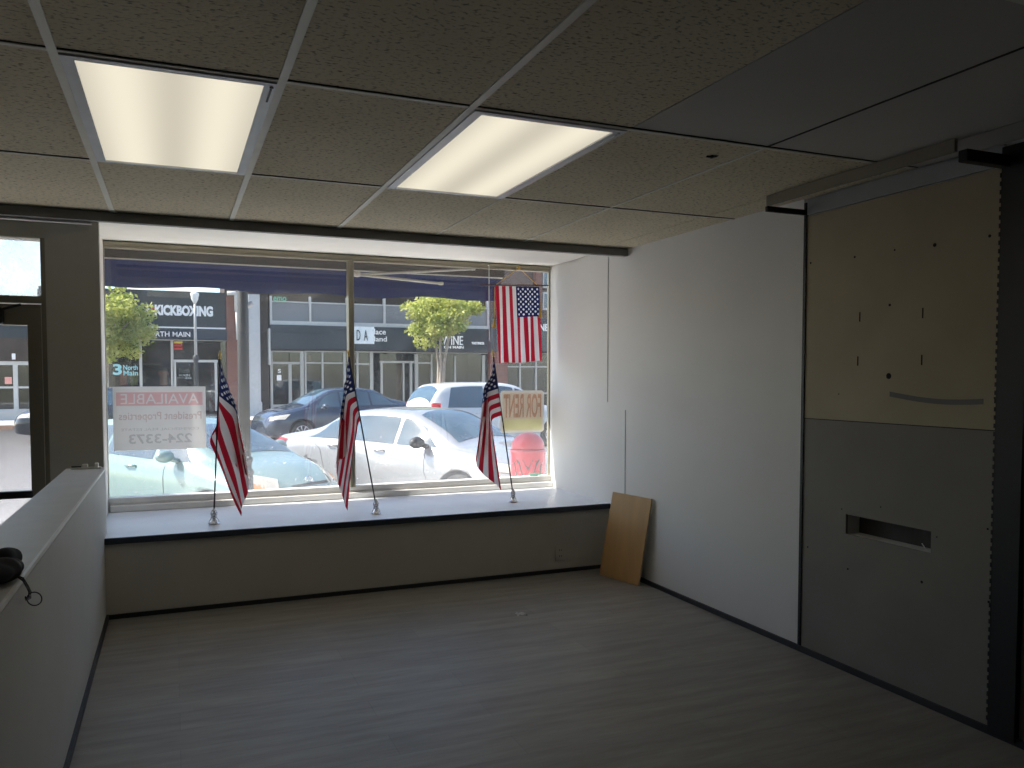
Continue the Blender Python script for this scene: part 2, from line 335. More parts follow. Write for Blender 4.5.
# ================================================================== ROOM
XR, YB, YF, YW, XH = 2.951, 4.93, 5.174, 6.197, -.385
ZC, ZS, ZH = 2.303, .476, .873
struct('floor', bx(XH-.02, XR+.05, -4.5, YF+.05, -.2, 0), M['floor'])
struct('floor_entry', bx(-2.6, XH-.02, -4.5, 6.3, -.45, -.26), M['walk'])
bm = B(); box(bm, XH-.2, XH, .2, 5.33, -.3, ZH-.02)
hw = struct('wall_left', bm, M['half_wall'])
bm = B(); box(bm, XH-.205, XH-.004, .2, 5.34, ZH-.02, ZH); struct('wall_cap', bm, M['cap'], hw)
bm = B(); box(bm, XH-.004, XH+.004, .2, 5.34, ZH-.012, ZH+.001); struct('cap_edge', bm, M['cap_edge'], hw)
struct('wall_entry', bx(-2.7, -2.6, -4.5, 6.35, -.45, 2.5), M['back_wall'])
struct('wall_back', bx(-2.7, XR+.1, -4.6, -4.5, -.45, 2.5), M['back_wall'])
# right wall, with the long opening cut in its lower panel built from pieces in front of a recess
bm = B()
for q in ((-4.6, 2.434, -.3, 2.6), (2.903, YW+.012, -.3, 2.6), (2.434, 2.903, -.3, .66), (2.434, 2.903, .755, 2.6)): box(bm, XR+.012, XR+.2, *q)
wr = struct('wall_right', bm, M['white_wall'])
bm = B(); box(bm, XR+.085, XR+.2, 2.40, 2.94, .63, .78); struct('wall_cavity', bm, M['inside'], wr)
bm = B(); box(bm, XR, XR+.012, 3.215, YW+.012, 0, 2.32); struct('wall_panel', bm, M['white_wall'], wr)
bm = B(); box(bm, XR, XR+.012, -4.5, 2.03, 0, 2.32); struct('wall_panel', bm, M['back_wall'], wr)
bm = B()
box(bm, XR-.003, XR+.001, 5.198, 5.206, 1.225, 2.29); box(bm, XR-.003, XR+.001, 4.942, 4.95, .50, 1.175)
struct('trim_1', bm, M['seam'])
bm = B(); box(bm, XR-.0005, XR+.001, 4.95, 5.2, 1.1755, 1.1785); struct('trim_2', bm, M['white_wall'])
struct('baseboard_right', bx(XR-.012, XR+.002, -4.5, YF, 0, .03), M['base'])
struct('baseboard_left', bx(XH-.002, XH+.014, .2, YF, 0, .028), M['base'])
struct('baseboard_front', bx(XH, XR, YF-.012, YF+.002, 0, .026), M['base'])
# display platform under the window
struct('wall_front', bx(XH, XR, YF, YW+.1, 0, ZS-.035), M['grey_wall'])
bm = B(); box(bm, -.43, XR, YF-.012, YW+.02, ZS-.034, ZS, 0); si = struct('trim_3', bm, M['sill'])
si.name = 'window_sill'
bm = B(); box(bm, XH, XR, YF-.026, YF-.010, ZS-.036, ZS+.002, 0, .004); struct('sill_edge', bm, M['sill_edge'], si)
# front wall above and beside the window
struct('ceiling_soffit', bx(-2.6, XR+.1, YB+.02, YW+.15, 2.345, 2.42), M['sof'])
struct('wall_header', bx(-2.7, XR+.2, YW+.02, YW+.18, 2.335, 5.5), M['awn_box'])
bm = B(); box(bm, -.68, -.438, 5.46, YW+.15, -.4, 2.36); box(bm, -.68, -.398, 5.40, 5.46, -.4, 2.36); struct('wall_pier', bm, M['pillar'])
bm = B(); box(bm, -.4385, -.432, 5.46, YW, ZS, 2.345); struct('trim_4', bm, M['sof'])
struct('trim_5', bx(-2.6, 2.939, YB-.025, YB+.02, 2.252, ZC), M['beam'])
struct('trim_6', bx(-2.6, -.40, YB+.02, YB+.06, 2.24, 2.252), M['half_wall'])
struct('wall_overdoor', bx(-2.6, -.68, 5.52, 5.62, 2.235, 2.36), M['pillar'])

# ------------------------------------------------------------------ suspended ceiling
S_, L_, XA, YR = .61, 1.22, -.292, 2.557
lights = [(XA, YR), (XA+2*S_, YR)]
bm = B()
for i in range(-5, 7):
    x0, x1 = XA+i*S_, XA+(i+1)*S_
    x1 = min(x1, XR+.02)
    if x0 >= XR: continue
    for j in range(-6, 3):
        y0, y1 = YR+j*L_, YR+(j+1)*L_
        y1 = min(y1, YB+.02)
        if y0 >= YB or y1 < -4.6: continue
        if any(abs(x0-a) < .01 and abs(y0-b) < .01 for a, b in lights): continue
        sm = 1 if (j < 0 and i >= 3) else 0
        box(bm, x0+.003, x1-.003, y0+.003, y1-.003, ZC+.004, ZC+.02, sm)
ce = struct('ceiling', bm, [M['tile'], M['tile_smooth']])
bm = B(); box(bm, -2.7, XR+.2, -4.6, YB+.05, ZC+.12, ZC+.2); struct('ceiling_deck', bm, M['back_wall'], ce)
bm = B()
for i in range(-5, 7):
    x = XA+i*S_
    w = .0125 if i <= 2 else .003
    if i <= 2: box(bm, x-w, x+w, -4.5, YB-.025, ZC-.002, ZC+.004)
    elif i == 3: box(bm, x-w, x+w, YR, YB-.025, ZC, ZC+.005)
    elif i == 4: box(bm, x-.006, x+.006, YR+L_*0, YB-.025, ZC, ZC+.005)
struct('grid_rail', bm, M['tee'], ce)
bm = B()
for j in range(-5, 2):
    y = YR+j*L_
    box(bm, -2.6, XR, y-.012, y+.006, ZC-.001, ZC+.004)
struct('cross_rail', bm, M['tee'], ce)
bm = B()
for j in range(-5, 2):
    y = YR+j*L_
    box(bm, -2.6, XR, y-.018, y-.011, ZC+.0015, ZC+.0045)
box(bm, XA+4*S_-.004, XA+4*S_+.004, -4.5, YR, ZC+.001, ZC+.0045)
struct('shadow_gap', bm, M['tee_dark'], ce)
bm = B()
p = dep(713, 157, 3.0); p = CAM + (p-CAM)*((ZC-EYE)/(p.z-EYE))
bmesh.ops.create_icosphere(bm, subdivisions=2, radius=1, matrix=Matrix.Translation((p.x, p.y, ZC+.002)) @ Matrix.Diagonal((.014, .018, .005, 1)))
for v in bm.verts: v.co += Vector((random.uniform(-.006, .006), random.uniform(-.008, .008), 0))
box(bm, p.x-.03, p.x-.008, p.y-.004, p.y+.004, ZC-.004, ZC+.002)
struct('torn_spot', bm, M['hole'], ce)
for k, (a, b) in enumerate(lights):
    lab = ['lit fluorescent ceiling panel nearer the door and half wall', 'lit fluorescent ceiling panel nearer the white right wall'][k]
    t = thing('ceiling_light', lab, 'light', (a+S_/2, b+L_/2, ZC), 0, 'recessed fluorescent ceiling lights')
    bm = B()
    e = .035
    x0, x1, y0, y1 = a+.014, a+S_-.014, b+.008, b+L_-.014
    for q in ((x0, x0+e, y0, y1), (x1-e, x1, y0, y1), (x0+e, x1-e, y0, y0+e*.8), (x0+e, x1-e, y1-e*.6, y1)): box(bm, *q, ZC-.006, ZC+.012)
    link('frame', bm, M['fix'], t)
    link('diffuser', bx(x0+e, x1-e, y0+e*.8, y1-e*.6, ZC, ZC+.006), M['diff'], t)
    bm = B(); box(bm, x0-.002, x1+.002, y0, y1, ZC+.012, ZC+.1); link('housing', bm, M['fix'], t)
    bm = B(); box(bm, x1-.016, x1-.010, y0+.05, y0+.17, ZC-.009, ZC-.005); lathe(bm, [(.006, -.004), (.006, .002)], (x1-.013, y0+.03, ZC-.006), 10); link('latch', bm, M['black'] if k == 0 else M['fix'], t)

# ------------------------------------------------------------------ shop window
w = bpy.data.objects.new('window_1', None); COL.objects.link(w); w.location = (1.26, YW, ZS); w['kind'] = 'structure'
ZT, ZB = 2.325, .56
bm = B()
box(bm, -.46, XR, YW-.01, YW+.05, ZT-.03, ZT, 0, .004); box(bm, -.46, XR, YW-.02, YW-.01, ZT-.012, ZT+.012)
box(bm, -.46, -.427, YW-.01, YW+.04, ZB, ZT-.03); box(bm, XR-.012, XR, YW-.004, YW+.03, ZB, ZT-.03)
link('window_frame', bm, M['alu'], w)['kind'] = 'structure'
bm = B(); box(bm, -.46, XR, YW-.03, YW+.05, ZB-.03, ZB+.010, 0, .004); box(bm, -.42, XR, YW-.065, YW-.03, ZS, ZS+.045, 0, .006); box(bm, -.46, XR, YW-.03, YW+.05, ZS-.02, ZB-.03)
link('bottom_rail', bm, M['alu_light'], w)['kind'] = 'structure'
bm = B(); box(bm, 1.235, 1.257, YW-.045, YW+.04, ZB, ZT-.03, 0, .004); box(bm, 1.259, 1.279, YW-.04, YW+.04, ZB, ZT-.03, 0, .004)
link('mullion', bm, M['alu'], w)['kind'] = 'structure'
for a, b in ((-.44, 1.24), (1.275, XR-.006)):
    link('window_pane', bx(a, b, YW+.008, YW+.014, ZB, ZT-.02), M['glass'], w)['kind'] = 'structure'

# ------------------------------------------------------------------ door and transom
YD = 5.56
d = bpy.data.objects.new('door_1', None); COL.objects.link(d); d.location = (-1.2, YD, -.26); d['kind'] = 'structure'
def D(px, py): return at(px, py, YD)
xj, xg, xt = D(47.5, 320).x, D(30, 410).x, D(41, 260).x
zt1, zt0, zdh, zg = D(20, 238).z, D(20, 296).z, D(20, 305).z, D(15, 325).z
zbar = D(15, 494).z
bm = B()
box(bm, xt, xj, YD-.03, YD+.08, -.26, 2.24); box(bm, -2.6, xj, YD-.03, YD+.08, zt1, 2.24); box(bm, -2.6, xt, YD-.03, YD+.08, zdh+.012, zt0)
struct('door_frame', bm, M['door'], d)
bm = B()
box(bm, xg, xt-.006, YD-.015, YD+.04, -.25, zdh+.004); box(bm, -1.75, xg, YD-.015, YD+.04, zg, zdh+.004); box(bm, -1.75, xg, YD-.015, YD+.04, -.25, -.02)
box(bm, -1.85, -1.75, YD-.015, YD+.04, -.25, zdh+.004)
struct('door_leaf', bm, M['door'], d)
bm = B(); box(bm, -1.75, xg+.01, YD-.06, YD-.02, zbar-.022, zbar+.022, 0, .006); struct('push_bar', bm, M['black'], d)
bm = B(); box(bm, -1.2, D(5, 318).x, YD-.10, YD-.016, D(5, 325).z, D(5, 308).z, 0, .012); tube(bm, [(D(4, 312).x, YD-.06, D(4, 310).z), (D(22, 306).x, YD-.04, D(22, 305).z)], .008); struct('door_closer', bm, M['black'], d)
struct('door_pane', bx(-1.75, xg, YD+.008, YD+.014, -.02, zg), M['glass_door'], d)
struct('transom_pane', bx(-2.6, xt, YD+.02, YD+.026, zt0, zt1), M['transom'], d)
struct('wall_entry_front', bx(-2.6, -1.855, YD-.03, YD+.08, -.40, zdh+.012), M['pillar'])
struct('floor_threshold', bx(-2.6, -.68, 5.62, 6.4, -.45, -.27), M['walk'])

# ------------------------------------------------------------------ perforated standards, hardboard panels, valance
Y1, Y0 = 3.2, 2.15
def standard(name, lab, y0, y1, depth, side):
    t = thing(name, lab, 'shelf standard', (XR, (y0+y1)/2, 0), 0, 'black slotted wall standards')
    bm = B(); box(bm, XR-depth, XR+.01, y0, y1, .012, 2.285); link('rail', bm, M['black'], t)
    bm = B(); z = .06                                   # the row of hook teeth along its edge
    n = 0
    while z < 2.2 and n < 90:
        box(bm, XR-depth-.002, XR-depth+.006, *((y1-.001, y1+.005) if side > 0 else (y0-.005, y0+.001)), z, z+.017); z += .032; n += 1
    link('tooth_strip', bm, M['black'], t); return t
standard('wall_standard', 'thin black slotted standard between white wall and tan panel', 3.192, 3.208, .006, -1)
standard('wall_standard', 'broad black slotted standard at the dark end of the wall', 2.035, 2.145, .02, 1)
t = thing('hardboard_panel', 'tan upper wall panel with screw holes and grey tape', 'wall panel', (XR, 2.67, 1.7), 0)
zsm = 1.198
ZP = 2.215
link('board', bx(XR-.001, XR+.011, 2.148, 3.187, zsm+.004, ZP), M['hard_up'], t)
for (y, z, s) in ((2.841, 1.689, 0), (2.499, 1.682, 0), (2.848, 1.484, 0), (2.499, 1.482, 0)):
    link('slot', bx(XR-.0025, XR, y-.003, y+.003, z-.022, z+.022), M['hole'], t)
for (px, py, r) in ((889, 376, .0135), (890, 305, .006), (855, 257, .005), (935, 245, .008), (811, 263, .005), (895, 250, .004), (990, 236, .006), (995, 398, .004), (839, 394, .003)):
    dd = ray(px, py); q = CAM+dd*(XR/dd.x)
    bm = B(); lathe(bm, [(r, -.0015), (r, .0005)], (XR-.001, q.y, q.z), 14, 'X'); link('screw_hole', bm, M['hole'], t)
bm = B(); P = []
for i in range(13):
    u = i/12; px = 890+94*u; py = 394+7.5*u-1.2*math.sin(math.pi*u)*-3
    dd = ray(px, py); q = CAM+dd*(XR/dd.x); P.append([(XR-.0025, q.y, q.z+.011), (XR-.0025, q.y, q.z-.011)])
grid(bm, P)
link('tape_strip', bm, M['tape'], t)
t = thing('hardboard_panel', 'grey lower wall panel with a long cut opening', 'wall panel', (XR, 2.67, .6), 0)
ya, yb, za, zb_ = 2.434, 2.903, .66, .755
bm = B()
for q in ((2.148, 3.187, .03, za), (2.148, 3.187, zb_, zsm), (2.148, ya, za, zb_), (yb, 3.187, za, zb_)): box(bm, XR-.001, XR+.011, *q)
link('board', bm, M['hard_lo'], t)
link('seam', bx(XR+.002, XR+.011, 2.148, 3.187, zsm-.0005, zsm+.0035), M['hole'], t)
for (px, py, r) in ((848, 569, .005), (922, 582, .006), (989, 602, .005), (988, 529, .004), (808, 547, .004), (881, 507, .003), (937, 537, .003), (842, 509, .003)):
    dd = ray(px, py); q = CAM+dd*(XR/dd.x); bm = B(); lathe(bm, [(r, -.0015), (r, .0005)], (XR-.001, q.y, q.z), 12, 'X'); link('screw_hole', bm, M['hole'], t)
bm = B(); tube(bm, [(XR-.002, ya+.02, za+.012), (XR+.0, ya+.045, za+.035)], .002, 6); link('wire_end', bm, M['cap_edge'], t)
t = thing('light_valance', 'beige valance board on two black bracket arms under the ceiling', 'valance', (2.72, 2.67, 2.25))
link('valance_board', bx(2.70, 2.716, 2.165, 3.20, 2.25, ZC-.004), M['val'], t)
for y0, y1, z0, z1 in ((3.19, 3.21, 2.222, 2.249), (2.11, 2.15, 2.205, 2.249)):
    bm = B(); box(bm, 2.70, XR-.006, y0, y1, z0, z1, 0, .004); link('bracket_arm', bm, M['black'], t)
bm = B(); box(bm, XR-.004, XR+.012, 2.148, 3.187, ZP+.006, ZC-.002); struct('wall_strip', bm, M['seam'], wr)

# ------------------------------------------------------------------ small wall outlet
t = thing('wall_outlet', 'small wall outlet low under the window sill', 'outlet', (2.55, YF, .14))
q = at(560, 553, YF)
link('cover_plate', bx(q.x-.036, q.x+.036, YF-.006, YF+.001, q.z-.057, q.z+.057, bev=.003), M['grey_wall'], t)
for dz in (-.022, .022):
    sk_ = link('socket', bx(q.x-.015, q.x+.015, YF-.0072, YF-.005, q.z+dz-.018, q.z+dz+.014, bev=.001), M['grey_wall'], t)
    for dx in (-.007, .007): link('socket_slot', bx(q.x+dx-.0015, q.x+dx+.0015, YF-.0082, YF-.007, q.z+dz-.006, q.z+dz+.008), M['hole'], sk_)

# ------------------------------------------------------------------ leaning board
b0, b1 = Vector((2.775, 5.0, .002)), Vector((2.862, 4.62, .002))
t0, t1 = Vector((2.842, 4.93, .60)), Vector((2.925, 4.562, .595))
n = (b1-b0).cross(t0-b0).normalized()
if n.x < 0: n = -n
t = thing('plywood_board', 'small plywood board leaning on the white wall beside the sill', 'board', b0)
bm = B(); slab(bm, [b0, b1, t1, t0], .004, n); link('face', bm, M['ply'], t)
bm = B(); slab(bm, [b0+n*.004, b1+n*.004, t1+n*.004, t0+n*.004], .009, n); link('core', bm, M['ply_edge'], t)

# ------------------------------------------------------------------ scrap on the floor
dd = ray(521, 615); q = CAM+dd*((0-EYE)/dd.z)
bm = B()
for (dx, dy, s, a) in ((0, 0, .03, .3),):
    V = grid(bm, [[(q.x+(i/4-.5)*.06, q.y+(j/3-.5)*.05+.01*math.sin(i), .004+.006*math.sin(i*1.7+j*2.1)**2) for j in range(4)] for i in range(5)])
bmesh.ops.solidify(bm, geom=bm.faces[:], thickness=.001)
tag(link('paper_scrap', bm, M['paper']), 'crumpled white paper scrap lying on the open floor', 'paper')

# ------------------------------------------------------------------ half wall things
t = thing('metal_bracket', 'small white metal bracket on the far end of half wall', 'bracket', (-.48, 5.27, ZH))
bm = B(); box(bm, -.56, -.40, 5.255, 5.275, ZH+.001, ZH+.012, 0, .003); box(bm, -.50, -.47, 5.25, 5.28, ZH+.012, ZH+.03, 0, .004); box(bm, -.435, -.415, 5.25, 5.28, ZH+.001, ZH+.035, 0, .004)
link('bar', bm, M['cap_edge'], t)
bm = B(); box(bm, -.555, -.505, 5.257, 5.273, ZH+.012, ZH+.02); link('latch', bm, M['black'], t)

def onz(px, py, Z):
    dd = ray(px, py); return CAM+dd*((Z-EYE)/dd.z)
pc = onz(4, 575, ZH+.02)
t = thing('camera_pouch', 'black fabric pouch on the half wall with ring dangling over edge', 'pouch', (pc.x, pc.y, ZH))
def lump(bm, c, r, s, rot=0, seed=0):
    rnd = random.Random(seed); mt = Matrix.Translation(c) @ Matrix.Rotation(rot, 4, 'Z') @ Matrix.Diagonal((s[0], s[1], s[2], 1))
    res = bmesh.ops.create_icosphere(bm, subdivisions=4, radius=r, matrix=mt)
    for v in res['verts']:
        v.co += (v.co-Vector(c))*(.14*math.sin(60*v.co.x+seed)*math.cos(45*v.co.y+seed*2)+.07*math.sin(110*v.co.y-80*v.co.z+seed))
    for f in bm.faces: f.smooth = True
bm = B(); lump(bm, onz(-4, 572, ZH+.028), .075, (.75, 1.2, .42), .1, 1); link('pouch_body', bm, M['black_soft'], t)
bm = B(); lump(bm, onz(4, 560, ZH+.03), .06, (.6, 1.1, .55), -.3, 2); link('flap', bm, M['black_soft'], t)
bm = B(); lump(bm, onz(13, 567, ZH+.02), .045, (.62, 1.1, .5), .2, 3); link('pouch_end', bm, M['black_soft'], t)
e0 = onz(15, 575, ZH+.02); xo = XH+.012
def onx(px, py, X): dd = ray(px, py); return CAM+dd*(X/dd.x)
for k, off in enumerate((0, 2.5)):
    pts = [e0, onz(23, 578+off, ZH+.008), onx(28-off*.5, 586+off*.5, xo), onx(31-off*.8, 592, xo), onx(30.5-off*.6, 598, xo), onx(27-off*.3, 600, xo+.001), onx(25.5, 597, xo+.002)]
    bm = B(); tube(bm, pts, .0022, 8); link('cord', bm, M['black'], t)
rc = onx(27.5, 598, xo+.003); bm = B()
tube(bm, [(rc.x+.016+.018*math.cos(a*math.pi/12), rc.y-.006*math.cos(a*math.pi/12), rc.z+.018*math.sin(a*math.pi/12)-.004) for a in range(25)], .0016, 8, False); link('split_ring', bm, M['chrome'], t)
for o in t.children:
    if o.name.startswith('split_ring'): o.data.materials[0] = M['black']

# ================================================================== FLAGS ON THE SILL
def flag(lab, base, top, s, seed, K, e0=.012, fb=1.):
    base, top = Vector(base), Vector(top)
    t = thing('flag_on_stand', lab, 'flag', base, 0, 'american flags standing on the window sill')
    bm = B()                                             # open metal stand
    lathe(bm, [(.034, 0), (.036, .004), (.030, .010), (.016, .020), (.011, .030), (.0115, .036)], base+Vector((0, 0, .001)), 20)
    lathe(bm, [(.006, .034), (.016, .040), (.018, .050), (.014, .058), (.019, .064), (.019, .070), (.009, .074), (.009, .098), (.006, .100)], base, 20)
    for k in range(4):
        a = k*math.pi/2+.4; c, q = math.cos(a), math.sin(a)
        tube(bm, [base+Vector((c*r, q*r, h)) for r, h in ((.036, .004), (.030, .022), (.019, .038), (.017, .052), (.021, .068), (.015, .082), (.008, .092))], .0028, 6)
    link('stand', bm, M['chrome'], t)
    p0 = base+Vector((0, 0, .06)); ax = (top-p0).normalized(); ln = (top-p0).length
    bm = B(); tube(bm, [p0, top-ax*.05], .0048, 10); link('pole', bm, M['black'], t)
    bm = B(); seg = [(.004, 0), (.008, .006), (.004, .012), (.009, .024), (.0075, .034), (.001, .055)]
    R = ax.to_track_quat('Z', 'Y').to_matrix().to_4x4()
    lathe(bm, seg, (0, 0, 0), 12); bmesh.ops.transform(bm, matrix=Matrix.Translation(top-ax*.052) @ R, verts=bm.verts); link('finial', bm, M['gold_metal'], t)
    nu, nv = 60, 34; HO, FLY = .43, .62
    e1 = Vector((RT.x, RT.y, 0)).normalized(); e3 = Vector((-e1.y, e1.x, 0))*-1   # e3 points back into the room
    P = [[None]*(nv+1) for _ in range(nu+1)]; U = [[None]*(nv+1) for _ in range(nu+1)]
    def sm(a, b, x): q = min(1, max(0, (x-a)/(b-a))); return q*q*(3-2*q)
    for j in range(nv+1):
        v = j/nv                                         # 0 at the top of the hoist
        h = top-ax*(.055+HO*v)
        t1, t2, uc = [(K[0][k]+(K[1][k]-K[0][k])*sm(0, .5, v)) if v < .5 else (K[1][k]+(K[2][k]-K[1][k])*sm(.5, 1, v)) for k in range(3)]
        lat, dz = 0., 0.
        for i in range(nu+1):
            u = i/nu
            th = t1+(t2-t1)*sm(uc-.05, uc+.05, u)
            if i: lat += FLY/nu*math.cos(math.radians(th)); dz -= FLY/nu*math.sin(math.radians(th))
            d_ = e0-.045*sm(uc-.06, uc+.10, u)*(1-v)*fb + .014*math.sin(2*math.pi*(1.5*v+.8*u)+seed)*min(1, u*4) + .010*math.sin(2*math.pi*(3.2*v-1.3*u)+seed*1.7)*min(1, u*4)
            lt = lat+.006*math.sin(2*math.pi*(1.6*v+.5*u)+seed)*min(1, u*4)
            P[i][j] = h + e1*(s*lt) + Vector((0, 0, dz)) + e3*d_; U[i][j] = (u, 1-v)
    bm = B(); grid(bm, P, U); link('cloth', bm, M['flag'], t, fix=False); return t
flag('small american flag on black pole nearest the half wall', (.22, 5.413, ZS), at(220, 351, 5.413), 1, .6, ((80, 86, .2), (38, 82, .2), (125, 68, .17)), e0=-.02, fb=1.2)
flag('small american flag on tilted pole before the window mullion', (1.255, 5.383, ZS), at(347.5, 349, 5.383), -1, 2.1, ((84, 89, .2), (20, 82, .10), (60, 83, .06)), e0=.02, fb=1.2)
flag('small american flag on tilted pole below the hanging flag', (2.321, 5.507, ZS), at(492.5, 350, 5.507), -1, 4.0, ((82, 87, .2), (18, 82, .16), (20, 97, .13)), e0=.02, fb=1.2)

# ------------------------------------------------------------------ hanging banner flag
YN = 6.10
dl, dr = at(480.5, 285, YN), at(549, 285.5, YN)
dr.x = min(dr.x, XR-.012)
t = thing('hanging_flag', 'american flag hung upright from a dowel at the window', 'flag', (2.62, YN, 2.15))
bm = B(); tube(bm, [dl, dr], .0055, 10); link('dowel', bm, M['brown'], t)
pk = at(519, 268, YN); c0, c1 = at(496, 285, YN), at(538, 286, YN)
bm = B(); tube(bm, [c0, pk, c1], .0035, 8); tube(bm, [pk+Vector((0, .03, .01)), pk], .004, 8)
lathe(bm, [(.002, -.012), (.010, -.006), (.012, 0), (.008, .010), (.002, .014)], pk, 12)
link('hanging_cord', bm, M['gold'], t)
for (a, b, z0, z1) in ((at(494.8, 287, YN-.01), at(494.3, 319, YN-.01), 319, 328), (at(539.5, 287, YN-.01), at(540.2, 309, YN-.01), 309, 318)):
    bm = B(); tube(bm, [a, b], .0028, 6)
    bot = at(494.3 if z0 == 319 else 540.2, z1, YN-.01)
    hh = b.z-bot.z
    lathe(bm, [(.004, 0), (.011, -hh*.12), (.007, -hh*.25), (.013, -hh*.6), (.017, -hh)][::-1], b, 14); link('tassel', bm, M['gold'], t)
nu, nv = 46, 52; P, U = [], []
TL, TR_, BL, BR = at(494.8, 286, YN), at(538.8, 287, YN), at(497.5, 363.5, YN), at(541.8, 361, YN)
for i in range(nu+1):
    u = i/nu; rp, ru = [], []
    for j in range(nv+1):
        v = j/nv
        p = TL.lerp(BL, u).lerp(TR_.lerp(BR, u), v)
        q = p + Vector((.006*math.sin(v*19+u*2)*u, -.014*math.sin(v*2*math.pi*4.5+u*1.5)*(.25+.75*u)-.008, .004*math.sin(v*9)*u))
        rp.append(q); ru.append((u, v))
    P.append(rp); U.append(ru)
bm = B(); grid(bm, P, U); link('cloth', bm, M['banner'], t, fix=False)

# ------------------------------------------------------------------ signs on the glass
YG = YW-.012
def rounded(x0, x1, z0, z1, y, r, n=5):
    pts = []
    for cx, cz, a0 in ((x1-r, z1-r, 0), (x0+r, z1-r, 90), (x0+r, z0+r, 180), (x1-r, z0+r, 270)):
        for k in range(n+1):
            a = math.radians(a0+90*k/n); pts.append((cx+r*math.cos(a), y, cz+r*math.sin(a)))
    return pts
ax0, ax1, az0, az1 = at(112.5, 390, YG).x, at(205.5, 390, YG).x, at(160, 449.5, YG).z, at(160, 386.5, YG).z
t = thing('window_sign', 'white sign with reversed red heading stuck inside the window', 'sign', ((ax0+ax1)/2, YG, az0))
bm = B(); slab(bm, rounded(ax0, ax1, az0, az1, YG, .006), .004, (0, 1, 0)); link('panel', bm, M['sign'], t)
W_, H_ = ax1-ax0, az1-az0
def srect(u0, u1, v0, v1): return ax0+W_*u0, ax0+W_*u1, az0+H_*v0, az0+H_*v1
r_ = srect(.035, .965, .70, .91); 
def cut_band(name, body, r, rt, y, m, parent):
    """a printed band with the lettering left open in it"""
    cu = bpy.data.curves.new('lettering', 'FONT'); cu.body = body; o = bpy.data.objects.new('lettering', cu); COL.objects.link(o)
    src = o.to_curve(bpy.context.evaluated_depsgraph_get()); k = bpy.data.curves.new('band_outline', 'CURVE')
    for sp in src.splines:
        if not len(sp.bezier_points): continue
        q = k.splines.new('BEZIER'); q.bezier_points.add(len(sp.bezier_points)-1); q.use_cyclic_u = True
        for a_, b_ in zip(q.bezier_points, sp.bezier_points):
            a_.handle_left_type = a_.handle_right_type = 'FREE'; a_.co, a_.handle_left, a_.handle_right = b_.co, b_.handle_left, b_.handle_right
    o.to_curve_clear(); bpy.data.objects.remove(o); bpy.data.curves.remove(cu)
    pts = [p.co for q in k.splines for p in q.bezier_points]
    a, b, c, d_ = min(p.x for p in pts), max(p.x for p in pts), min(p.y for p in pts), max(p.y for p in pts)
    fu = lambda x: a+(x-rt[0])/(rt[1]-rt[0])*(b-a)
    fv = lambda z: c+(z-rt[2])/(rt[3]-rt[2])*(d_-c)
    q = k.splines.new('POLY'); q.points.add(3)
    for p, (x, z) in zip(q.points, ((r[0], r[2]), (r[1], r[2]), (r[1], r[3]), (r[0], r[3]))): p.co = (fu(x), fv(z), 0, 1)
    q.use_cyclic_u = True; k.dimensions = '2D'; k.fill_mode = 'BOTH'; k.extrude = .0
    o = bpy.data.objects.new('lettering', k); COL.objects.link(o)
    me = bpy.data.meshes.new_from_object(o.evaluated_get(bpy.context.evaluated_depsgraph_get())); bpy.data.objects.remove(o)
    bm = B(); bm.from_mesh(me); bpy.data.meshes.remove(me)
    for v in bm.verts:
        x = rt[0]+(v.co.x-a)/(b-a)*(rt[1]-rt[0]); z = rt[2]+(v.co.y-c)/(d_-c)*(rt[3]-rt[2])
        v.co = Vector((r[0]+r[1]-x, y-.0006, z))
    return link(name, bm, m, parent)
cut_band('red_band', 'AVAILABLE', r_, srect(.08, .92, .725, .885), YG, M['sign_pink'], t)
for body, rr, mm, bold in (('President Properties', (.06, .95, .44, .60), 'sign_pgrey', .01), ('COMMERCIAL REAL ESTATE', (.08, .92, .305, .345), 'sign_grey', .0), ('224-3373', (.16, .84, .10, .25), 'sign_grey', .02)):
    link('lettering', text_bm(body, *srect(*rr), YG-.0015, .0008, True, bold), M[mm], t)
bx0, bx1, bz0, bz1 = at(500.5, 410, YG).x, at(544, 410, YG).x, at(522, 432.5, YG).z, at(522, 390.5, YG).z
t = thing('rent_sign', 'tan and yellow sign with reversed orange letters inside the window', 'sign', ((bx0+bx1)/2, YG, bz0))
bm = B(); slab(bm, rounded(bx0, bx1, bz0, bz1, YG, .03), .004, (0, 1, 0)); link('panel', bm, M['rent_f'], t)
zz = bz0+(bz1-bz0)*.32
link('tan_field', bx(bx0+.02, bx1-.02, YG-.0012, YG, zz, bz1-.02), M['rent'], t)
link('yellow_field', bx(bx0+.02, bx1-.02, YG-.0012, YG, bz0+.02, zz), M['rent_y'], t)
link('lettering', text_bm('FOR RENT', bx0+.028, bx1-.028, zz+.012, bz1-.028, YG-.002, .0008, True, .02), M['rent_o'], t)
q0, q1 = at(529, 474, YG), at(541.5, 483.5, YG)
t = thing('window_sticker', 'pale green sticker in the bottom corner of the window', 'sticker', (q0.x, YG, q1.z))
bm = B(); slab(bm, rounded(q0.x, q1.x, max(q1.z, .575), q0.z+.005, YG+.004, .004), .002, (0, 1, 0)); link('sheet', bm, M['sticker'], t)
link('printed_band', bx(q0.x+.012, q1.x-.03, YG+.003, YG+.004, q1.z+.06, q1.z+.075), M['letter_t'], t)
wa, wb_ = at(489, 266, 6.12), at(489.5, 341, 6.12)
t = thing('blind_wand', 'thin white wand hanging from the top of the window', 'wand', wa)
bm = B(); tube(bm, [wa+Vector((0, .02, .01)), wa, wa+Vector((.0, 0, -.05))], .003, 8); link('hook', bm, M['alu_light'], t)
